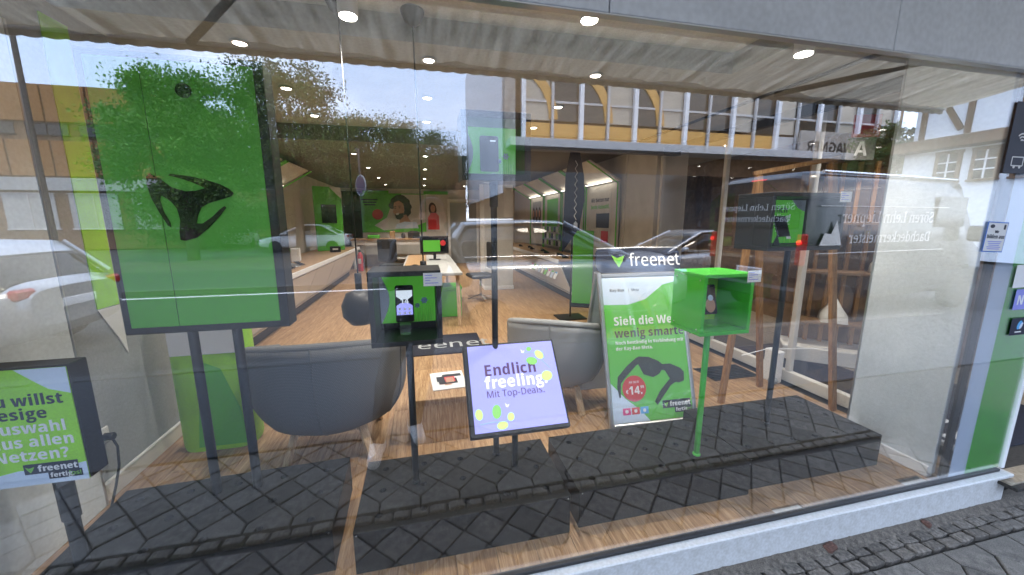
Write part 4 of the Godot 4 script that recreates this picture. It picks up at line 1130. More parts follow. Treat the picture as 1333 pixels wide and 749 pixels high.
	flat(po, "price_disc", ell(-0.48, -0.05, 0.17, 0.17), M.red, 0.023)
	for k in 3: part(po, "print_line", bx(0.5 - 0.08 * k, 0.04, 0.002, 0.0), M.navy, Vector3(-0.7, 0.42 - 0.08 * k, 0.017))
	var po2 := thing("wall_poster", "narrow pale poster with a red clad figure beside the big green one", "poster", Vector3(0.36, 1.95, -11.88))
	part(po2, "board", bx(0.46, 1.3, 0.03, 0.004), M.wall, Vector3.ZERO)
	flat(po2, "figure_hair", ell(-0.03, 0.08, 0.13, 0.22, 0.1), M.hair, 0.0165)
	flat(po2, "figure_dress", [Vector2(-0.2, -0.6), Vector2(0.18, -0.6), Vector2(0.17, -0.15), Vector2(0.08, -0.04), Vector2(-0.1, -0.05), Vector2(-0.19, -0.2)], M.red, 0.018)
	flat(po2, "figure_face", ell(-0.02, 0.1, 0.08, 0.12), M.skin, 0.019)
	for k in 2:
		var bl := thing("shelf_sign", "green overhead strip sign on the back wall, %s" % ["left of the ceiling washer", "right of the ceiling washer"][k], "sign", Vector3(-1.45 + 1.9 * k, 2.56, -11.86), 0.0, "green strip signs")
		part(bl, "strip", bx(0.8, 0.10, 0.04, 0.004), M.green)
		part(bl, "bracket", bx(0.03, 0.05, 0.05, 0.003), M.alu, Vector3(0, 0.07, 0))
	var blk := thing("wall_panel", "tall black panel left of the big green poster", "panel", Vector3(-2.2, 1.7, -11.86))
	part(blk, "panel", bx(0.55, 1.7, 0.05, 0.004), M.blackglass)
	part(blk, "frame", bx(0.6, 0.03, 0.06, 0.004), M.black, Vector3(0, 0.86, 0))
	var dw := thing("doorway", "white framed doorway to a back room at the shop's rear right", "doorway", Vector3(1.35, FLOOR, -11.87))
	part(dw, "opening", bx(0.9, 2.05, 0.02, 0.002), M.greywall, Vector3(0, 1.03, 0))
	for s in [-1, 1]: part(dw, "jamb", bx(0.08, 2.1, 0.08, 0.004), M.white, Vector3(s * 0.49, 1.05, 0.02))
	part(dw, "lintel", bx(1.06, 0.08, 0.08, 0.004), M.white, Vector3(0, 2.142, 0.02))
	var fe := thing("fire_extinguisher", "red fire extinguisher on the floor near the back counter", "extinguisher", Vector3(-1.85, FLOOR, -10.5))
	part(fe, "cylinder", lathe([Vector2(0.075, 0), Vector2(0.08, 0.02), Vector2(0.08, 0.46), Vector2(0.05, 0.53), Vector2(0.025, 0.56)], 18), M.red)
	part(fe, "valve", bx(0.06, 0.06, 0.04, 0.006), M.black, Vector3(0, 0.585, 0))
	part(fe, "hose", tube([Vector3(0.03, 0.58, 0), Vector3(0.12, 0.5, 0.02), Vector3(0.1, 0.25, 0.05)], 0.011, 6), M.black)
	part(fe, "label_plate", bx(0.08, 0.14, 0.004, 0.001), M.paper, Vector3(0, 0.3, 0.08))

# ---------------------------------------------------------------- glazed entrance at the right
func vestibule() -> void:
	var fl := struct("vestibule_floor", bx(2.6, 0.02, 6.4, 0.0), M.joint, Vector3(4.5, 0.145, -3.1))
	for i in 6:
		for j in 14:
			part(fl, "tile", bx(0.43, 0.012, 0.445, 0.002), M.tile, Vector3(-1.08 + 0.434 * i, 0.014, 2.95 - 0.449 * j))
	struct("vestibule_ceiling", bx(2.6, 0.06, 6.3, 0.0), M.ceiling, Vector3(4.5, 2.76, -3.2))
	struct("vestibule_wall", bx(0.1, 2.6, 6.3, 0.0), M.brown, Vector3(5.3, 1.45, -3.2))
	struct("vestibule_rear", bx(2.6, 2.6, 0.1, 0.0), M.black, Vector3(4.5, 1.45, -6.3))
	var gw := thing("glass_partition", "glazed partition with pale posts between shop and tiled entrance", "partition", Vector3(3.22, FLOOR, -2.0))
	part(gw, "base_rail", bx(0.06, 0.10, 2.96, 0.005), M.skirting, Vector3(0, 0.052, 0))
	part(gw, "head_rail", bx(0.06, 0.09, 2.96, 0.005), M.anthracite, Vector3(0, 2.38, 0))
	part(gw, "ceiling_track", bx(0.03, 0.02, 2.96, 0.003), M.black, Vector3(-0.4, 2.484, 0))
	for z in [1.45, 0.68, -0.3, -1.44]: part(gw, "post", bx(0.05, 2.22, 0.045, 0.005), M.skirting, Vector3(0, 1.215, z))
	for q in [[1.065, 0.72], [0.19, 0.93], [-0.87, 1.09]]: part(gw, "pane", bx(0.008, 2.22, q[1], 0.0), M.glass, Vector3(0, 1.215, q[0]))
	part(gw, "door_handle", bar(Vector3(-0.06, 0.75, 0.1), Vector3(-0.06, 1.45, 0.1), 0.02, 0.02), M.chrome)
	var cl := thing("column", "broad white column at the end of the glazed partition", "column", Vector3(3.42, FLOOR, -3.92))
	part(cl, "shaft", bx(0.5, 2.49, 0.8, 0.006), M.wall, Vector3(0, 1.246, 0))
	part(cl, "base_board", bx(0.52, 0.08, 0.82, 0.004), M.white, Vector3(0, 0.041, 0))
	part(cl, "switch_plate", bx(0.01, 0.16, 0.08, 0.004), M.paper, Vector3(-0.255, 0.95, 0.1))
	var rt := thing("corner_glass", "short glass return at the window corner facing the entrance", "window", Vector3(3.262, 0.213, -0.30))
	part(rt, "pane", bx(0.008, 2.08, 0.52, 0.0), M.glass, Vector3(0, 1.04, 0))
	part(rt, "foot_rail", bx(0.03, 0.03, 0.52, 0.003), M.white, Vector3(0, -0.005, 0))
	var m := thing("door_mat", "blue grey door mat with white marks in the entrance by the window corner", "mat", Vector3(4.02, 0.166, -0.62))
	part(m, "mat", bx(1.3, 0.01, 0.9, 0.004), M.mat_blue, Vector3(0, 0.005, 0))
	for k in 3: part(m, "white_mark", bx(0.28, 0.001, 0.06, 0.0), M.paper, Vector3(-0.45 + 0.05 * k, 0.011, 0.28 - 0.16 * k))
	var m2 := thing("door_mat", "long dark blue runner on the beige entrance tiles", "mat", Vector3(3.75, 0.166, -1.75))
	part(m2, "mat", bx(0.66, 0.01, 1.0, 0.004), M.mat_blue, Vector3(0, 0.005, 0))
	part(m2, "border", bx(0.7, 0.006, 1.04, 0.002), M.black, Vector3(0, 0.003, 0))
	# slatted shelf wall
	var sh := thing("slat_shelf", "wooden slat shelf wall with dark shelves seen through the entrance glass", "shelf", Vector3(4.36, 0.165, -1.60), -0.75)
	part(sh, "back", bx(1.2, 2.1, 0.03, 0.003), M.brown, Vector3(0, 1.05, -0.16))
	for i in 9: part(sh, "slat", bx(0.035, 2.0, 0.06, 0.004), M.slat, Vector3(-0.52 + 0.13 * i, 1.06, -0.1))
	for y in [0.42, 0.95, 1.45]: part(sh, "shelf", bx(1.1, 0.03, 0.26, 0.004), M.brown, Vector3(0, y, 0.05))
	part(sh, "base", bx(1.25, 0.16, 0.4, 0.01), M.wall, Vector3(0, 0.082, 0.05))
	for q in [[-0.2, 0.43, "folded pale cloth pyramid on the lower slat shelf"], [0.15, 0.96, "folded pale cloth pyramid on the middle slat shelf"]]:
		var n := thing("folded_cloth", q[2], "cloth", Vector3(4.30 + q[0] * 0.7, 0.165 + q[1] + 0.003, -1.55 + q[0] * 0.7), -0.75)
		var r := []
		for k in 4:
			var e: float = [0.11, 0.1, 0.05, 0.01][k]
			r.append([Vector3(-e, 0.085 * k, -e), Vector3(e, 0.085 * k, -e), Vector3(e, 0.085 * k, e), Vector3(-e, 0.085 * k, e)])
		part(n, "cloth", loft(r), M.wall)
		part(n, "band", bx(0.2, 0.02, 0.2, 0.004), M.cream, Vector3(0, 0.05, 0))
	var rs := thing("hanging_sign", "red and white hanging sign in the entrance near the ceiling", "sign", Vector3(4.1, 2.42, -1.6), -0.3)
	part(rs, "red_field", bx(0.24, 0.2, 0.02, 0.003), M.red, Vector3(0, 0.1, 0))
	part(rs, "white_field", bx(0.26, 0.2, 0.02, 0.003), M.signgrey, Vector3(-0.03, -0.11, 0))
	txt(rs, "A", 0.18, Vector3(-0.03, -0.11, 0.011), M.letter, bold, HORIZONTAL_ALIGNMENT_CENTER)
	var gv := thing("floor_grille", "black slotted floor grille in the oak floor by the easel", "grille", Vector3(2.82, FLOOR + 0.001, -1.62))
	part(gv, "frame", bx(0.5, 0.004, 0.3, 0.001), M.black, Vector3(0, 0.002, 0))
	for k in 8: part(gv, "bar", bx(0.46, 0.006, 0.012, 0.001), M.anthracite, Vector3(0, 0.006, -0.12 + 0.034 * k))
	var dp := thing("door_stop", "white door closer foot at the base of the glazed partition", "door stop", Vector3(3.08, FLOOR, -1.36))
	part(dp, "wedge", bx(0.08, 0.30, 0.14, 0.01), M.white, Vector3(0, 0.152, 0))
	part(dp, "roller", cyl(0.03, 0.06, 12), M.greywall, Vector3(-0.02, 0.03, 0.06), Vector3(0, 0, PI / 2))

# ---------------------------------------------------------------- lamps
func lamps() -> void:
	var ring := lathe([Vector2(0.036, 0.0), Vector2(0.05, -0.004), Vector2(0.052, -0.008), Vector2(0.038, -0.012), Vector2(0.034, -0.006)], 18)
	for zi in 8:
		var z: float = [-1.42, -2.2, -3.0, -3.8, -5.2, -6.8, -8.6, -10.4][zi]
		for x in [-1.0, 0.08, 1.25]:
			var l := thing("downlight", "round recessed downlight in the shop ceiling", "lamp", Vector3(x, 2.679, z), 0.0, "recessed ceiling downlights")
			part(l, "ring", ring, M.alu)
			part(l, "lens", cyl(0.034, 0.004, 16), M.lens, Vector3(0, -0.010, 0))
			spot(l, Vector3(0, -0.03, 0), 0.6 if zi > 3 else [0.12, 0.2, 0.34, 0.5][zi], 62.0)
	for q in [[0.89, -0.74, 0.0, "white ceiling spot above the poster stand"], [2.08, -0.55, 0.13, "white ceiling spot above the right podium"], [-0.33, -0.98, 0.0, "white ceiling spot beside the pendant rose at the top edge"]]:
		var l := thing("ceiling_spot", q[3], "lamp", Vector3(q[0], 2.82 - q[2], q[1]), 0.0, "cylinder ceiling spots over the window")
		part(l, "housing", lathe([Vector2(0.044, -0.14), Vector2(0.05, -0.13), Vector2(0.05, 0.0)], 18), M.white)
		if q[2] > 0: part(l, "stem", cyl(0.012, q[2], 10), M.white)
		part(l, "lens", cyl(0.043, 0.006, 18), M.lens, Vector3(0, -0.146, 0))
		spot(l, Vector3(0, -0.17, 0), 0.65 if q[0] > 0 else 0.4, 66.0)
	for q in [[-0.395, -1.10, 1.34, "black globe pendant lamp hanging behind the left dark phone box"], [-0.01, -1.14, 1.40, "black pendant lamp hanging mostly hidden by the left dark phone box"]]:
		var l := thing("pendant_lamp", q[3], "lamp", Vector3(q[0], q[2], q[1]), 0.0, "black pendant lamps")
		var top: float = 2.819 - q[2]
		part(l, "ceiling_rose", lathe([Vector2(0.012, top - 0.085), Vector2(0.045, top - 0.06), Vector2(0.066, top - 0.015), Vector2(0.066, top)], 20), M.black)
		part(l, "cord", cyl(0.0045, top - 0.07, 8), M.black, Vector3.ZERO)
		part(l, "socket", cyl(0.02, 0.10, 14), M.black, Vector3(0, -0.1, 0))
		part(l, "shade", lathe([Vector2(0.02, -0.10), Vector2(0.075, -0.12), Vector2(0.105, -0.19), Vector2(0.10, -0.26), Vector2(0.06, -0.31), Vector2(0.02, -0.32)], 24), M.black)
	# vestibule
	for q in [[3.75, -1.15, "nearest the street"], [4.35, -3.6, "deep in the entrance"]]:
		var l := thing("entrance_downlight", "small recessed downlight in the entrance ceiling, %s" % q[2], "lamp", Vector3(q[0], 2.729, q[1]), 0.0, "entrance downlights")
		part(l, "ring", ring, M.alu)
		part(l, "lens", cyl(0.034, 0.004, 16), M.lens, Vector3(0, -0.010, 0))
		spot(l, Vector3(0, -0.03, 0), 0.8, 66.0)

func spot(parent: Node, at: Vector3, e: float, angle: float) -> void:
	var s := SpotLight3D.new()
	s.name = "light"
	s.light_energy = e
	s.light_color = Color(1.0, 0.97, 0.92)
	s.spot_angle = angle
	s.spot_angle_attenuation = 1.0
	s.spot_range = 8.0
	s.spot_attenuation = 2.0
	s.light_size = 0.035
	s.shadow_enabled = true
	parent.add_child(s, true)
	s.position = at
	s.rotation_degrees = Vector3(-90, 0, 0)

# ---------------------------------------------------------------- awning over the pavement
func awning() -> void:
	var a := thing("awning", "cream fabric awning with folding arms over the pavement, mirrored in the glass", "awning", Vector3(0.3, 0, 0))
	var cloth := StandardMaterial3D.new()
	cloth.albedo_color = lin(0.66, 0.62, 0.55)
	cloth.roughness = 0.95
	cloth.backlight_enabled = true
	cloth.backlight = lin(0.55, 0.52, 0.46)
	textured(cloth, speckle(256, 61, Color(0.66, 0.65, 0.63), Color(1, 1, 1), 0.02, 0.05), 0.7)
	cloth.uv1_scale = Vector3(1.1, 0.5, 0.13)
	var n := noise(63, 1.6, 3)
	var st := begin(0)
	var nx := 220
	var nz := 12
	var g := []
	for i in nx + 1:
		var x := -4.6 + 10.4 * i / nx
		var col := []
		for j in nz + 1:
			var t := float(j) / nz
			var y := lerpf(3.28, 2.95, t) - 0.05 * sin(PI * t) + 0.035 * n.get_noise_2d(x * 1.4 + t * 0.5, t * 0.3) + 0.012 * sin(x * 9.0 + t)
			col.append(Vector3(x, y, lerpf(0.06, 2.2, t)))
		g.append(col)
	for i in nx:
		for j in nz: quad(st, g[i][j], g[i + 1][j], g[i + 1][j + 1], g[i][j + 1])
	part(a, "cloth", done(st), cloth)
	var v := []
	for i in 261:
		v.append(Vector2(-4.6 + 10.4 * i / 260.0, 2.935))
	for i in 521:
		var x := 5.8 - 10.4 * i / 520.0
		v.append(Vector2(x, 2.895 - 0.010 * absf(sin(x * 26.0))))
	part(a, "valance", prism(v, 0.003), cloth, Vector3(0, 0, 2.2))
	part(a, "front_bar", bx(10.4, 0.05, 0.06, 0.008), M.white, Vector3(0.6, 2.955, 2.2))
	for x in [-2.0, 3.2]:
		part(a, "folding_arm", tube([Vector3(x, 3.15, 0.1), Vector3(x + 1.0, 3.02, 1.15), Vector3(x + 0.1, 2.93, 2.17)], 0.028, 8), M.anthracite)

# ---------------------------------------------------------------- street behind the camera, seen mirrored in the glass
func ring_at(x: float, y0: float, y1: float, hw: float, taper := 0.0, n := 4.0, k := 20) -> Array:
	var out := []
	for i in k:
		var a := TAU * i / k
		var c := cos(a); var s := sin(a)
		var yy := signf(s) * pow(absf(s), 2.0 / n)
		var zz := signf(c) * pow(absf(c), 2.0 / n)
		out.append(Vector3(x, (y0 + y1) / 2 + yy * (y1 - y0) / 2, zz * hw * (1.0 - taper * (yy * 0.5 + 0.5))))
	return out

func wheel(parent: Node, at: Vector3, r: float) -> void:
	var t := part(parent, "wheel", lathe([Vector2(r * 0.66, -0.1), Vector2(r * 0.95, -0.1), Vector2(r, -0.06), Vector2(r, 0.06), Vector2(r * 0.95, 0.1), Vector2(r * 0.66, 0.1)], 24), M.rubber, at, Vector3(PI / 2, 0, 0))
	part(t, "rim", lathe([Vector2(r * 0.1, -0.085), Vector2(r * 0.64, -0.095), Vector2(r * 0.64, 0.095), Vector2(r * 0.1, 0.085)], 12), M.alu)

# car with its rear at x = 0 and its nose at x = len, centred on z
func car(called: String, label: String, at: Vector3, turn: float, paint: Material, o: Dictionary) -> Node3D:
	var c := thing(called, label, "car", at, turn)
	var L: float = o.len; var hw: float = o.hw; var belt: float = o.belt; var roof: float = o.roof
	var gb: float = o.gb
	var body := [ring_at(0.0, 0.45, belt - 0.12, hw * 0.72), ring_at(0.06, 0.32, belt - 0.03, hw * 0.9), ring_at(0.3, 0.24, belt, hw * 0.98), ring_at(1.2, 0.22, belt, hw), ring_at(L * 0.55, 0.22, belt - 0.01, hw), ring_at(L * 0.72, 0.22, belt - 0.06, hw * 0.99), ring_at(L * 0.9, 0.24, belt - 0.17, hw * 0.94), ring_at(L - 0.1, 0.28, belt - 0.28, hw * 0.84), ring_at(L, 0.36, belt - 0.38, hw * 0.66)]
	part(c, "body", loft(body), paint)
	var g0: float = o.g0; var g1: float = o.g1     # rear foot and front foot of the cabin
	var cab := []
	for q in [[g0, 0.0, 0.9], [g0 + gb * 0.5, 0.55, 0.9], [g0 + gb, 0.93, 0.9], [lerpf(g0, g1, 0.45), 1.0, 0.9], [lerpf(g0, g1, 0.62), 0.97, 0.9], [lerpf(g0, g1, 0.82), 0.5, 0.9], [g1, 0.0, 0.88]]:
		cab.append(ring_at(q[0], belt - 0.12, lerpf(belt - 0.02, roof, q[1]), hw * q[2], 0.24, 5.0))
	part(c, "window_glass", loft(cab), M.carglass)
	var top := []
	for q in [[g0 + gb * 0.55, 0.64], [g0 + gb, 0.95], [lerpf(g0, g1, 0.45), 1.02], [lerpf(g0, g1, 0.62), 0.99], [lerpf(g0, g1, 0.70), 0.84]]:
		var yt := lerpf(belt - 0.02, roof, q[1])
		top.append(ring_at(q[0], yt - 0.07, yt + 0.008, hw * 0.715, 0.12, 4.0))
	part(c, "roof", loft(top), paint)
	for s in [-1, 1]:
		part(c, "pillar", tube([Vector3(g0 + 0.02, belt - 0.04, s * hw * 0.9), Vector3(g0 + gb, lerpf(belt, roof, 0.9), s * hw * 0.71)], 0.045, 6), paint)
		part(c, "pillar", tube([Vector3(lerpf(g0, g1, 0.48), belt - 0.04, s * hw * 0.905), Vector3(lerpf(g0, g1, 0.46), lerpf(belt, roof, 0.93), s * hw * 0.71)], 0.035, 6), M.black)
		part(c, "pillar", tube([Vector3(g1 - 0.02, belt - 0.04, s * hw * 0.88), Vector3(lerpf(g0, g1, 0.64), lerpf(belt, roof, 0.93), s * hw * 0.70)], 0.04, 6), paint)
		part(c, "belt_trim", tube([Vector3(g0 + 0.1, belt - 0.005, s * hw * 0.93), Vector3(lerpf(g0, g1, 0.5), belt + 0.0, s * hw * 0.945), Vector3(g1 - 0.1, belt - 0.03, s * hw * 0.92)], 0.010, 6), M.chrome)
		part(c, "mirror", bx(0.16, 0.12, 0.16, 0.04), paint, Vector3(g1 - 0.35, belt + 0.04, s * (hw + 0.06)))
		part(c, "tail_light", bx(0.1, 0.14, 0.28, 0.03), M.taildim, Vector3(0.06, belt - 0.16, s * hw * 0.72))
		part(c, "headlight", bx(0.22, 0.12, 0.32, 0.04), M.chrome, Vector3(L - 0.16, belt - 0.36, s * hw * 0.62))
		for x in [0.19 * L, 0.81 * L]: wheel(c, Vector3(x, 0.32, s * (hw - 0.10)), 0.32)
	part(c, "number_plate", bx(0.02, 0.11, 0.52, 0.004), M.paper, Vector3(-0.005, belt - 0.34, 0))
	part(c, "number_plate", bx(0.02, 0.11, 0.52, 0.004), M.paper, Vector3(L + 0.005, 0.5, 0))
	part(c, "grille", bx(0.04, 0.14, 0.8, 0.02), M.black, Vector3(L - 0.03, 0.52, 0))
	return c

func work_van() -> void:
	var paint := mat(0.02, 0.021, 0.023, 0.25)
	paint.clearcoat_enabled = true
	paint.clearcoat = 0.6
	paint.clearcoat_roughness = 0.05
	var v := thing("work_van", "black roofer's van with white lettering and lit brake lights, mirrored at right", "van", Vector3(5.85, -0.11, 4.45), -0.09)
	var hw := 0.97
	var H := 2.56
	var rings := []
	for q in [[0.0, 0.5, H - 0.12, 0.93], [0.07, 0.38, H - 0.03, 0.985], [0.4, 0.32, H, 1.0], [3.6, 0.32, H, 1.0], [4.1, 0.32, H - 0.06, 0.99], [4.55, 0.32, H - 0.62, 0.97], [4.9, 0.34, 1.42, 0.95], [5.35, 0.36, 1.2, 0.9], [5.55, 0.45, 0.95, 0.8]]:
		rings.append(ring_at(q[0], q[1], q[2], hw * q[3], 0.06, 9.0, 32))
	part(v, "body", loft(rings), paint)
	# rear doors: windows, seam, handle
	for s in [-1, 1]:
		part(v, "rear_window", bx(0.012, 0.62, 0.74, 0.004), M.carglass, Vector3(-0.004, 1.92, s * 0.42))
		part(v, "tail_light", bx(0.06, 0.52, 0.16, 0.02), M.taildim, Vector3(0.02, 1.28, s * 0.86))
		part(v, "brake_light", cyl(0.042, 0.03, 16), M.tail, Vector3(-0.03, 1.40, s * 0.86), Vector3(0, 0, PI / 2))
		part(v, "roof_rail", tube([Vector3(0.3, H - 0.04, s * 0.86), Vector3(3.9, H - 0.06, s * 0.86)], 0.028, 6), M.chrome)
		part(v, "side_rub_strip", bx(4.2, 0.09, 0.02, 0.006), M.rubber, Vector3(2.5, 0.85, s * 0.968))
		part(v, "white_stripe", bx(3.4, 0.012, 0.004, 0.0), M.letter, Vector3(1.9, 1.98, s * 0.962))
		part(v, "white_stripe", bx(3.4, 0.012, 0.004, 0.0), M.letter, Vector3(1.9, 1.22, s * 0.974))
		part(v, "side_window", bx(0.9, 0.55, 0.012, 0.004), M.carglass, Vector3(3.75, 1.9, s * 0.95))
		part(v, "mirror", bx(0.16, 0.3, 0.24, 0.04), M.black, Vector3(4.35, 1.5, s * 1.1))
		for x in [1.0, 4.5]: wheel(v, Vector3(x, 0.35, s * 0.86), 0.35)
	part(v, "door_seam", bx(0.008, 1.9, 0.012, 0.001), M.rubber, Vector3(-0.006, 1.5, 0))
	part(v, "door_handle", bx(0.03, 0.22, 0.05, 0.01), M.black, Vector3(-0.01, 1.15, 0.08))
	part(v, "high_brake_light", bx(0.03, 0.04, 0.3, 0.006), M.tail, Vector3(0.02, H - 0.12, 0))
	part(v, "bumper", bx(0.16, 0.26, 1.86, 0.05), M.black, Vector3(0.0, 0.52, 0))
	part(v, "number_plate", bx(0.012, 0.11, 0.52, 0.003), M.paper, Vector3(-0.012, 0.86, 0.0))
	part(v, "plate_letters", bx(0.006, 0.06, 0.42, 0.002), M.greywall, Vector3(-0.017, 0.86, 0.0))
	part(v, "windscreen", bx(0.02, 0.8, 1.6, 0.01), M.carglass, Vector3(4.62, 1.84, 0), Vector3(0, 0, 0.62))
	# lettering on the flank towards the shop and on the rear
	txt(v, "Sören Lehn Liepner", 0.26, Vector3(1.95, 1.80, -0.968), M.letter, thin, HORIZONTAL_ALIGNMENT_CENTER, Vector3(0, PI, 0))
	txt(v, "Dachdeckermeister", 0.24, Vector3(2.05, 1.46, -0.975), M.letter, thin, HORIZONTAL_ALIGNMENT_CENTER, Vector3(0, PI, 0))
	txt(v, "Sören Lehn Liepner", 0.15, Vector3(-0.012, 1.98, 0.0), M.letter, thin, HORIZONTAL_ALIGNMENT_CENTER, Vector3(0, -PI / 2, 0))
	txt(v, "Dachdeckermeister", 0.14, Vector3(-0.012, 1.78, 0.0), M.letter, thin, HORIZONTAL_ALIGNMENT_CENTER, Vector3(0, -PI / 2, 0))
	part(v, "emblem", prism([Vector2(-0.22, -0.2), Vector2(0.3, -0.2), Vector2(0.2, 0.0), Vector2(0.05, -0.02), Vector2(-0.05, 0.2)], 0.003), M.letter, Vector3(0.55, 1.55, -0.972), Vector3(0, PI, 0))

func tree(label: String, at: Vector3, h: float, rx: float, ry: float, leaves: int, tone: Vector3, seed_: int) -> void:
	var r := RandomNumberGenerator.new()
	r.seed = seed_
	var t := thing("tree", label, "tree", at, 0.0, "broadleaf trees across the street")
	var trunk_top := h - ry * 1.3
	part(t, "trunk", tube([Vector3(0, -0.1, 0), Vector3(0.05, trunk_top * 0.5, 0.03), Vector3(-0.05, trunk_top, 0), Vector3(0.1, h - ry * 0.5, 0.1)], [0.24, 0.18, 0.14, 0.06], 9), M.bark)
	for k in 6:
		var a := TAU * k / 6 + r.randf()
		part(t, "limb", tube([Vector3(0, trunk_top * 0.85, 0), Vector3(cos(a) * rx * 0.35, h - ry * 1.05, sin(a) * rx * 0.35), Vector3(cos(a) * rx * 0.7, h - ry * r.randf_range(0.4, 0.9), sin(a) * rx * 0.7)], [0.1, 0.06, 0.02], 6), M.bark)
	var st := begin()
	var clumps := []
	for i in 140:
		var d := Vector3(r.randfn(), r.randfn() * 0.9, r.randfn()).normalized() * pow(r.randf_range(0.05, 1.0), 0.33)
		var sz := r.randf_range(0.07, 0.17)
		clumps.append([Vector3(d.x * rx, h - ry + d.y * ry, d.z * rx), sz * rx, r.randf_range(0.7, 1.35)])
	for i in leaves:
		var q: Array = clumps[i % clumps.size()]
		var p: Vector3 = q[0] + Vector3(r.randfn(), r.randfn() * 0.75, r.randfn()) * q[1]
		var s := r.randf_range(0.045, 0.085)
		var u := Vector3(r.randfn(), r.randfn(), r.randfn()).normalized()
		var v := u.cross(Vector3(r.randfn(), r.randfn(), r.randfn()).normalized()).normalized()
		var f: float = q[2] * r.randf_range(0.9, 1.1)
		st.set_color(Color(tone.x * f, tone.y * f, tone.z * r.randf_range(0.7, 1.1)))
		quad(st, p - u * s, p + v * s * 0.55, p + u * s, p - v * s * 0.55)
	part(t, "crown", done(st), M.foliage)

func windows(parent: Node, x0: float, x1: float, n: int, y0: float, y1: float, z: float, face: float, frame: Material, glass: Material) -> void:
	var w := (x1 - x0) / n
	for i in n:
		var g := part(parent, "window", bx(w * 0.78, y1 - y0, 0.06, 0.01), glass, Vector3(x0 + w * (i + 0.5), (y0 + y1) / 2, z))
		part(g, "frame", bx(w * 0.82, 0.07, 0.1, 0.01), frame, Vector3(0, (y1 - y0) / 2, face * 0.02))
		part(g, "frame", bx(w * 0.82, 0.07, 0.1, 0.01), frame, Vector3(0, -(y1 - y0) / 2, face * 0.02))
		part(g, "frame", bx(0.06, y1 - y0, 0.1, 0.01), frame, Vector3(0, 0, face * 0.02))

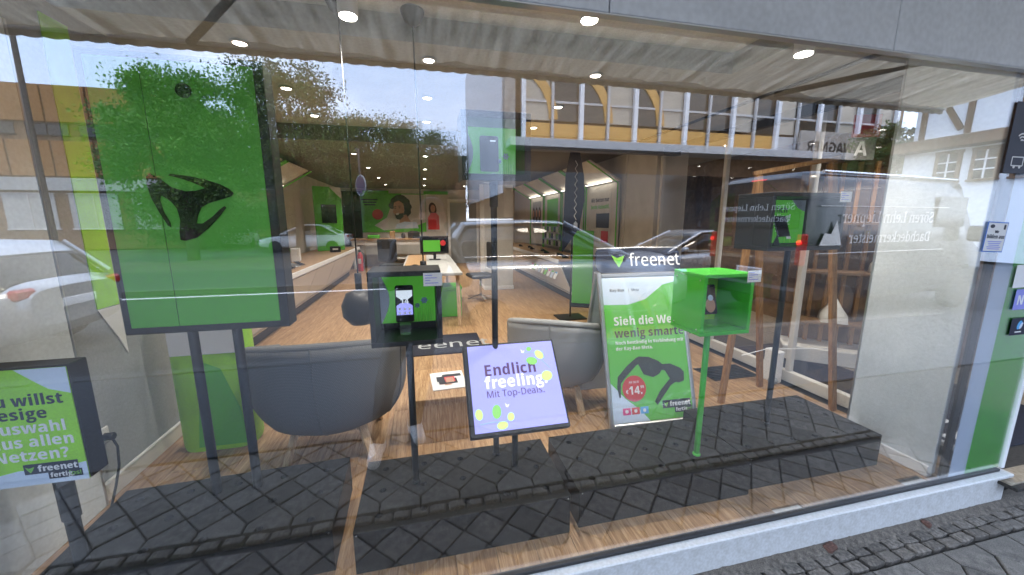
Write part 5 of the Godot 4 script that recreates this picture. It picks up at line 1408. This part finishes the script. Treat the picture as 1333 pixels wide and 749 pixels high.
func street() -> void:
	M.bark = textured(mat(0.10, 0.075, 0.055, 0.95), M.stone_tex, 1.5)
	M.foliage = mat(1, 1, 1, 0.6)
	M.foliage.vertex_color_use_as_albedo = true
	M.foliage.backlight_enabled = true
	M.foliage.backlight = lin(0.4, 0.5, 0.2)
	var pale := textured(mat(0.5, 0.47, 0.44, 0.8), M.stone_tex, 0.4)
	var sheet := mat(0.72, 0.74, 0.78, 0.45)
	var frame := mat(0.45, 0.45, 0.46, 0.5)
	M.blind = mat(0.42, 0.38, 0.32, 0.8)
	var ochre := mat(0.55, 0.30, 0.07, 0.6)
	# far pavement and its kerb
	struct("far_pavement", bx(240, 0.12, 4.0, 0.01), M.asphalt, Vector3(0, -0.07, 11.4))
	struct("far_kerb", bx(240, 0.15, 0.16, 0.01), M.kerb, Vector3(0, -0.06, 9.3))
	struct("lane_marking", bx(60, 0.006, 0.12, 0.0), M.paper, Vector3(-20, -0.112, 8.9))
	struct("forecourt", bx(44, 0.06, 60, 0.01), M.kerb, Vector3(-19.0, -0.08, 43.5))
	# ochre and grey office building, its flank clad in white corrugated sheet
	var o := thing("office_building", "grey framed office building with ochre panels and white corrugated flank", "building", Vector3(3.6, 0, 16.0))
	part(o, "wall", bx(23.9, 10.4, 14, 0.0), M.brown, Vector3(12.05, 7.0, 7.3))
	for k in 46:
		part(o, "corrugated_sheet", prism([Vector2(0, 0), Vector2(-0.06, -0.06), Vector2(-0.06, -0.2), Vector2(0, -0.26), Vector2(0.02, -0.26), Vector2(0.02, 0)], 9.4), sheet, Vector3(0.05, 2.9, 0.25 + 0.3 * k), Vector3(-PI / 2, 0, 0))
	part(o, "corner_post", bx(0.5, 9.0, 0.4, 0.02), pale, Vector3(0.3, 7.6, 0.0))
	part(o, "ground_floor", bx(23.4, 3.9, 0.3, 0.0), M.blackglass, Vector3(12.3, 1.95, 0.3))
	part(o, "canopy", bx(24, 0.35, 1.2, 0.02), frame, Vector3(12.1, 4.95, -0.5))
	for k in 17:
		var x := 0.95 + 1.38 * k
		if k % 2 == 0: part(o, "mullion", bx(0.2, 4.8, 0.2, 0.01), sheet, Vector3(x, 7.5, -0.02))
		else: part(o, "mullion", bx(0.12, 4.8, 0.14, 0.01), frame, Vector3(x, 7.5, 0.02))
		if k < 16:
			part(o, "spandrel", bx(1.22, 0.85, 0.1, 0.01), ochre if k < 10 else frame, Vector3(x + 0.69, 5.6, 0.12))
			var g := part(o, "window", bx(1.22, 3.4, 0.06, 0.005), M.carglass if (k * 7) % 5 > 1 else M.blind, Vector3(x + 0.69, 7.85, 0.16))
			part(g, "frame", bx(1.24, 0.1, 0.1, 0.01), frame, Vector3(0, -0.9, -0.05))
			if k % 4 == 1: part(g, "blind", bx(1.1, 1.5, 0.02, 0.005), M.blind, Vector3(0, 0.9, -0.045))
	for k in 3:
		var arc := []
		for i in 13: arc.append(Vector2.from_angle(PI / 2 * i / 12) * 2.5)
		for i in 13: arc.append(Vector2.from_angle(PI / 2 * (12 - i) / 12) * 2.1)
		part(o, "ochre_arch", prism(arc, 0.08), ochre, Vector3(1.0 + 2.76 * k - 0.9, 6.2, 0.06))
	for q in [16.2]:
		part(o, "sign_board", bx(7.0, 1.5, 0.14, 0.01), pale, Vector3(19.5, 5.55, -0.3))
	txt(o, "RIEMEN-WAGNER", 0.75, Vector3(19.6, 5.5, -0.38), M.anthracite, bold, HORIZONTAL_ALIGNMENT_CENTER, Vector3(0, PI, 0))
	# brown building on the far left
	var b := thing("brown_building", "long brown panelled building with narrow dark window band, far left", "building", Vector3(-26, 0, 26))
	part(b, "wall", bx(24, 9.0, 8, 0.0), M.brown, Vector3(0, 4.5, 4))
	for k in 12:
		part(b, "panel", bx(1.9, 1.9, 0.08, 0.02), M.orange, Vector3(-11 + 2 * k, 8.0, -0.06))
		part(b, "panel", bx(1.9, 1.9, 0.08, 0.02), M.orange, Vector3(-11 + 2 * k, 5.1, -0.06))
	windows(b, -12, 12, 10, 6.35, 6.95, -0.05, -1, M.black, M.carglass)
	part(b, "grey_band", bx(24, 0.7, 0.3, 0.02), M.greywall, Vector3(0, 3.7, -0.15))
	windows(b, -12, 12, 8, 1.2, 3.2, -0.05, -1, frame, M.greywall)
	# white house with timber gable on the right
	var h := thing("timbered_house", "white house with brown window frames and timbered gable on the right", "building", Vector3(22.0, 0, 12.4), 0.0)
	part(h, "wall", bx(8, 4.6, 10.0, 0.0), mat(0.7, 0.72, 0.74, 0.8), Vector3(4.0, 2.3, -5.0))
	for z in [-1.6, -2.75, -3.9, -5.2, -6.6]:
		var g := part(h, "window", bx(0.08, 1.1, 0.62, 0.01), M.carglass, Vector3(-0.02, 3.85, z))
		for s in [-1, 1]: part(g, "frame", bx(0.12, 1.3, 0.12, 0.01), M.brown, Vector3(-0.03, 0, s * 0.36))
		part(g, "frame", bx(0.12, 0.12, 0.9, 0.01), M.brown, Vector3(-0.03, 0.62, 0))
		part(g, "sill", bx(0.2, 0.08, 0.9, 0.01), M.brown, Vector3(-0.05, -0.62, 0))
		part(g, "glazing_bar", bx(0.1, 1.1, 0.05, 0.005), M.white, Vector3(-0.03, 0, 0))
		for k in 2: part(g, "glazing_bar", bx(0.1, 0.05, 0.62, 0.005), M.white, Vector3(-0.035, -0.19 + 0.38 * k, 0))
	part(h, "eave", bx(0.8, 0.45, 10.4, 0.03), M.brown, Vector3(-0.2, 4.85, -5.0))
	part(h, "gable", bx(7.6, 2.6, 9.8, 0.0), mat(0.66, 0.68, 0.7, 0.8), Vector3(4.0, 6.4, -5.0))
	for k in 7: part(h, "timber", bx(0.1, 2.4, 0.2, 0.01), M.brown, Vector3(0.17, 6.4, -0.4 - 1.5 * k))
	for k in 3: part(h, "timber", bar(Vector3(0.16, 5.4, -1.7 - 3.0 * k), Vector3(0.16, 7.4, -0.6 - 3.0 * k), 0.1, 0.2), M.brown)
	part(h, "roof", bx(9.4, 0.3, 11.2, 0.02), M.brick, Vector3(4.0, 7.8, -5.0))
	# trees
	tree("broad bright green tree mirrored across the big green panel", Vector3(-9.9, -0.1, 18.0), 8.1, 2.3, 3.3, 50000, Vector3(0.075, 0.16, 0.03), 101)
	tree("tall airy tree mirrored right of the green panel", Vector3(-6.0, -0.1, 19.5), 8.9, 2.9, 3.4, 46000, Vector3(0.07, 0.12, 0.03), 102)
	tree("rounded tree mirrored behind the left dark phone box", Vector3(-2.3, -0.1, 23.0), 7.9, 2.7, 2.6, 36000, Vector3(0.07, 0.115, 0.03), 103)
	tree("low dense tree mirrored left of the corrugated building", Vector3(0.9, -0.1, 30.0), 8.4, 3.2, 3.4, 36000, Vector3(0.06, 0.1, 0.028), 104)
	tree("small tree mirrored in the white board at right", Vector3(23.4, -0.1, 14.2), 6.6, 1.6, 2.2, 26000, Vector3(0.08, 0.14, 0.035), 105)
	tree("slim tree beyond the brown building at far left", Vector3(-13.4, -0.1, 28.0), 7.6, 1.7, 2.4, 18000, Vector3(0.07, 0.13, 0.03), 106)
	for q in [[-13.0, 25.0, "left"], [-8.2, 27.0, "middle left"], [-4.0, 29.0, "middle right"], [0.2, 33.0, "right"]]:
		tree("low hedge-like bush behind the mirrored trees, %s one" % q[2], Vector3(q[0], -0.1, q[1]), 3.6, 2.9, 1.7, 16000, Vector3(0.05, 0.085, 0.025), 120 + int(q[1]))
	var fb := thing("flat_roof_building", "long low brown building with flat roof behind the mirrored trees", "building", Vector3(-12, 0, 44))
	part(fb, "wall", bx(34, 8.5, 8, 0.0), M.brown, Vector3(0, 4.25, 4))
	part(fb, "roof_edge", bx(34.4, 0.5, 8.4, 0.02), M.anthracite, Vector3(0, 8.7, 4))
	windows(fb, -16, 16, 14, 4.9, 6.6, -0.05, -1, frame, M.carglass)
	windows(fb, -16, 16, 14, 1.2, 3.2, -0.05, -1, frame, M.carglass)
	# lamp post and traffic sign
	var lp := thing("street_lamp", "slim grey street lamp with short arm on the far pavement", "street lamp", Vector3(-8.6, -0.01, 10.0))
	part(lp, "mast", tube([Vector3(0, 0, 0), Vector3(0, 3.0, 0), Vector3(0.04, 6.3, 0)], [0.08, 0.065, 0.045], 10), M.anthracite)
	part(lp, "arm", tube([Vector3(0.04, 6.2, 0), Vector3(0.1, 6.35, -0.4), Vector3(0.1, 6.38, -0.8)], 0.03, 8), M.anthracite)
	part(lp, "lamp_head", bx(0.2, 0.08, 0.5, 0.03), M.anthracite, Vector3(0.1, 6.38, -1.0))
	var ts := thing("traffic_sign", "round dark violet sign with pale rim on a grey post across the street", "sign", Vector3(-1.56, -0.01, 9.55))
	part(ts, "post", cyl(0.026, 3.5, 10), M.anthracite)
	part(ts, "rim", cyl(0.27, 0.02, 28), M.greywall, Vector3(0.02, 2.57, -0.03), Vector3(-PI / 2, 0.95, 0))
	part(ts, "disc", cyl(0.24, 0.024, 28), M.signback, Vector3(0.02, 2.57, -0.03), Vector3(-PI / 2, 0.95, 0))
	# vehicles
	var black := mat(0.012, 0.013, 0.016, 0.2); black.clearcoat_enabled = true; black.clearcoat = 1.0; black.clearcoat_roughness = 0.03
	var silver := mat(0.42, 0.43, 0.45, 0.3, 0.5); silver.clearcoat_enabled = true; silver.clearcoat = 1.0; silver.clearcoat_roughness = 0.04
	var pearl := mat(0.30, 0.33, 0.37, 0.25, 0.3); pearl.clearcoat_enabled = true; pearl.clearcoat = 1.0; pearl.clearcoat_roughness = 0.03
	var white := mat(0.72, 0.73, 0.75, 0.3); white.clearcoat_enabled = true; white.clearcoat = 1.0; white.clearcoat_roughness = 0.04
	car("parked_car", "pale blue grey hatchback parked at the kerb, mirrored behind the sales desk", Vector3(0.1, -0.11, 4.95), 0.0, pearl, {"len": 4.35, "hw": 0.9, "belt": 1.24, "roof": 1.76, "g0": 0.12, "g1": 3.1, "gb": 0.35})
	car("parked_car", "silver estate car parked at the kerb, mirrored in the left white board", Vector3(-4.65, -0.11, 5.0), PI, silver, {"len": 4.6, "hw": 0.92, "belt": 1.05, "roof": 1.52, "g0": 0.15, "g1": 3.3, "gb": 0.4})
	car("parked_car", "white saloon parked across the street, mirrored above the left counter", Vector3(-4.1, -0.05, 22.3), PI, white, {"len": 4.6, "hw": 0.9, "belt": 1.0, "roof": 1.50, "g0": 0.5, "g1": 3.5, "gb": 0.9})
	car("parked_car", "black off-roader in the forecourt at far left", Vector3(-27.5, -0.05, 31.0), 0.3, black, {"len": 4.7, "hw": 0.95, "belt": 1.15, "roof": 1.85, "g0": 0.1, "g1": 3.2, "gb": 0.3})
	car("parked_car", "small pale car in the forecourt, mirrored on the green panel", Vector3(-11.6, -0.05, 26.0), -PI / 2 - 0.2, white, {"len": 3.8, "hw": 0.86, "belt": 1.0, "roof": 1.45, "g0": 0.1, "g1": 2.8, "gb": 0.3})
	car("parked_car", "silver blue car across the street, mirrored left of the van", Vector3(9.0, -0.11, 7.6), PI, silver, {"len": 4.3, "hw": 0.9, "belt": 1.02, "roof": 1.5, "g0": 0.3, "g1": 3.2, "gb": 0.6})
	work_van()

# ---------------------------------------------------------------- the photographer, seen mirrored
func photographer() -> void:
	var p := thing("person", "person in dark clothes and grey trainers holding a phone up, mirrored in the glass", "person", Vector3(0, 0, 0))
	var J := {"pelvis": Vector3(-0.10, 0.93, 1.52), "chest": Vector3(0.0, 1.32, 1.60), "neck": Vector3(0.05, 1.52, 1.60), "head": Vector3(0.07, 1.66, 1.585),
		"hl": Vector3(-0.19, 0.90, 1.51), "kl": Vector3(-0.31, 0.50, 1.36), "al": Vector3(-0.38, 0.10, 1.30), "tl": Vector3(-0.39, 0.055, 1.13),
		"hr": Vector3(-0.01, 0.90, 1.53), "kr": Vector3(-0.06, 0.50, 1.47), "ar": Vector3(-0.13, 0.10, 1.50), "tr": Vector3(-0.09, 0.055, 1.34),
		"sl": Vector3(-0.17, 1.45, 1.60), "el": Vector3(-0.24, 1.22, 1.45), "wl": Vector3(-0.11, 1.53, 1.38),
		"sr": Vector3(0.20, 1.45, 1.60), "er": Vector3(0.28, 1.22, 1.45), "wr": Vector3(0.13, 1.53, 1.38)}
	var cloth := [["pelvis", "chest", 0.15, 0.17], ["chest", "neck", 0.14, 0.07], ["sl", "sr", 0.075, 0.075], ["sl", "el", 0.068, 0.052], ["el", "wl", 0.052, 0.036], ["sr", "er", 0.068, 0.052], ["er", "wr", 0.052, 0.036]]
	var legs := [["hl", "kl", 0.098, 0.068], ["kl", "al", 0.068, 0.052], ["hr", "kr", 0.098, 0.068], ["kr", "ar", 0.068, 0.052], ["hl", "hr", 0.12, 0.12], ["pelvis", "pelvis", 0.14, 0.14]]
	part(p, "body", field(bones(J, cloth) + bones(J, legs), 0.022, 0.03), M.black)
	part(p, "head", field([[J.neck + Vector3(0, -0.05, 0), J.head + Vector3(0, -0.06, 0), 0.06, 0.06], [J.head + Vector3(0, -0.05, -0.02), J.head + Vector3(0, 0.04, 0.0), 0.075, 0.092], [J.head + Vector3(0, -0.02, -0.095), J.head + Vector3(0, 0.0, -0.09), 0.018, 0.014], [J.head + Vector3(-0.085, -0.01, 0.01), J.head + Vector3(-0.085, 0.02, 0.01), 0.018, 0.018], [J.head + Vector3(0.085, -0.01, 0.01), J.head + Vector3(0.085, 0.02, 0.01), 0.018, 0.018]], 0.014, 0.02), M.skin)
	part(p, "hair", field([[J.head + Vector3(0, 0.05, 0.02), J.head + Vector3(0, 0.07, 0.0), 0.098, 0.092], [J.head + Vector3(0, -0.02, 0.05), J.head + Vector3(0, 0.04, 0.05), 0.075, 0.085]], 0.014, 0.02), M.hair)
	for s in ["l", "r"]:
		part(p, "trainer", field([[J["a" + s] + Vector3(0, -0.03, 0.03), J["t" + s], 0.052, 0.045], [J["a" + s] + Vector3(0, 0.02, 0.01), J["a" + s] + Vector3(0, -0.04, 0.0), 0.052, 0.05]], 0.013, 0.02), M.white)
	for s in [-1, 1]:
		var w: Vector3 = J["wl"] if s < 0 else J["wr"]
		var f := [[w, w + Vector3(-s * 0.02, 0.06, -0.02), 0.032, 0.034]]
		for k in 4:
			var b := w + Vector3(-s * 0.035, 0.055 + 0.021 * k, -0.015)
			f.append([b, b + Vector3(-s * 0.03, 0.008, 0.012), 0.0095, 0.009])
			f.append([b + Vector3(-s * 0.03, 0.008, 0.012), b + Vector3(-s * 0.05, 0.004, 0.03), 0.009, 0.008])
		f.append([w + Vector3(-s * 0.01, 0.05, 0.0), w + Vector3(-s * 0.05, 0.06, 0.015), 0.011, 0.009])
		part(p, "hand", field(f, 0.007, 0.008), M.skin)
	var ph := thing("mobile_phone", "dark phone held up by the mirrored person", "phone", Vector3(0.01, 1.62, 1.345))
	part(ph, "body", prism(rrect(0.155, 0.076, 0.01), 0.008), M.gloss, Vector3(0, 0, -0.004))
	part(ph, "lens_island", bx(0.036, 0.036, 0.003, 0.001), M.black, Vector3(-0.05, 0.015, -0.0055))
	part(ph, "screen", bx(0.145, 0.068, 0.001, 0.0), M.screen_white, Vector3(0, 0, 0.0045))

func bones(J: Dictionary, list: Array) -> Array:
	return list.map(func(b): return [J[b[0]], J[b[1]], b[2], b[3]])

# smooth union of tapered capsules meshed as surface nets
func field(list: Array, cell: float, k: float) -> ArrayMesh:
	var lo := Vector3.INF; var hi := -Vector3.INF
	for b in list:
		var r: float = maxf(b[2], b[3]) + 2.5 * cell
		lo = lo.min(b[0].min(b[1]) - Vector3.ONE * r); hi = hi.max(b[0].max(b[1]) + Vector3.ONE * r)
	var n := Vector3i(((hi - lo) / cell).ceil()) + Vector3i.ONE
	var d := PackedFloat32Array()
	d.resize(n.x * n.y * n.z)
	d.fill(1.0)
	for b in list:
		var a: Vector3 = b[0]; var e: Vector3 = b[1] - b[0]
		var ee := maxf(e.length_squared(), 1e-9)
		var r: float = maxf(b[2], b[3]) + 2.5 * cell + k
		var i0 := Vector3i(((a.min(b[1]) - Vector3.ONE * r - lo) / cell).floor()).clamp(Vector3i.ZERO, n - Vector3i.ONE)
		var i1 := Vector3i(((a.max(b[1]) + Vector3.ONE * r - lo) / cell).ceil()).clamp(Vector3i.ZERO, n - Vector3i.ONE)
		for x in range(i0.x, i1.x + 1):
			for y in range(i0.y, i1.y + 1):
				for z in range(i0.z, i1.z + 1):
					var q := lo + Vector3(x, y, z) * cell - a
					var t := clampf(q.dot(e) / ee, 0, 1)
					var v: float = (q - e * t).length() - lerpf(b[2], b[3], t)
					var at := (x * n.y + y) * n.z + z
					var h := maxf(k - absf(d[at] - v), 0.0) / k
					d[at] = minf(d[at], v) - h * h * k * 0.25
	var st := begin(0)
	var id := {}
	var cells := []
	for x in n.x - 1:
		for y in n.y - 1:
			for z in n.z - 1:
				var at := (x * n.y + y) * n.z + z
				var base := d[at] < 0
				var mixed := false
				var c := Vector3.ZERO
				var w := 0
				for q in EDGES:
					var p0: int = at + (q[0] * n.y + q[1]) * n.z + q[2]
					var p1: int = at + (q[3] * n.y + q[4]) * n.z + q[5]
					var v0 := d[p0]; var v1 := d[p1]
					if (v0 < 0) != (v1 < 0):
						var t := v0 / (v0 - v1)
						c += Vector3(q[0], q[1], q[2]).lerp(Vector3(q[3], q[4], q[5]), t)
						w += 1
				if w > 0:
					id[at] = lo + (Vector3(x, y, z) + c / w) * cell
	var sx := n.y * n.z
	var sy := n.z
	for at in id:
		for ax in 3:
			var step: int = [sx, sy, 1][ax]
			var u: int = [sy, 1, sx][ax]
			var v: int = [1, sx, sy][ax]
			if (d[at] < 0) == (d[at + step] < 0): continue
			if not (id.has(at - u) and id.has(at - v) and id.has(at - u - v)): continue
			if d[at] < 0: quad(st, id[at], id[at - v], id[at - u - v], id[at - u])
			else: quad(st, id[at], id[at - u], id[at - u - v], id[at - v])
	return done(st)

const EDGES := [[0, 0, 0, 1, 0, 0], [0, 1, 0, 1, 1, 0], [0, 0, 1, 1, 0, 1], [0, 1, 1, 1, 1, 1], [0, 0, 0, 0, 1, 0], [1, 0, 0, 1, 1, 0], [0, 0, 1, 0, 1, 1], [1, 0, 1, 1, 1, 1], [0, 0, 0, 0, 0, 1], [1, 0, 0, 1, 0, 1], [0, 1, 0, 0, 1, 1], [1, 1, 0, 1, 1, 1]]
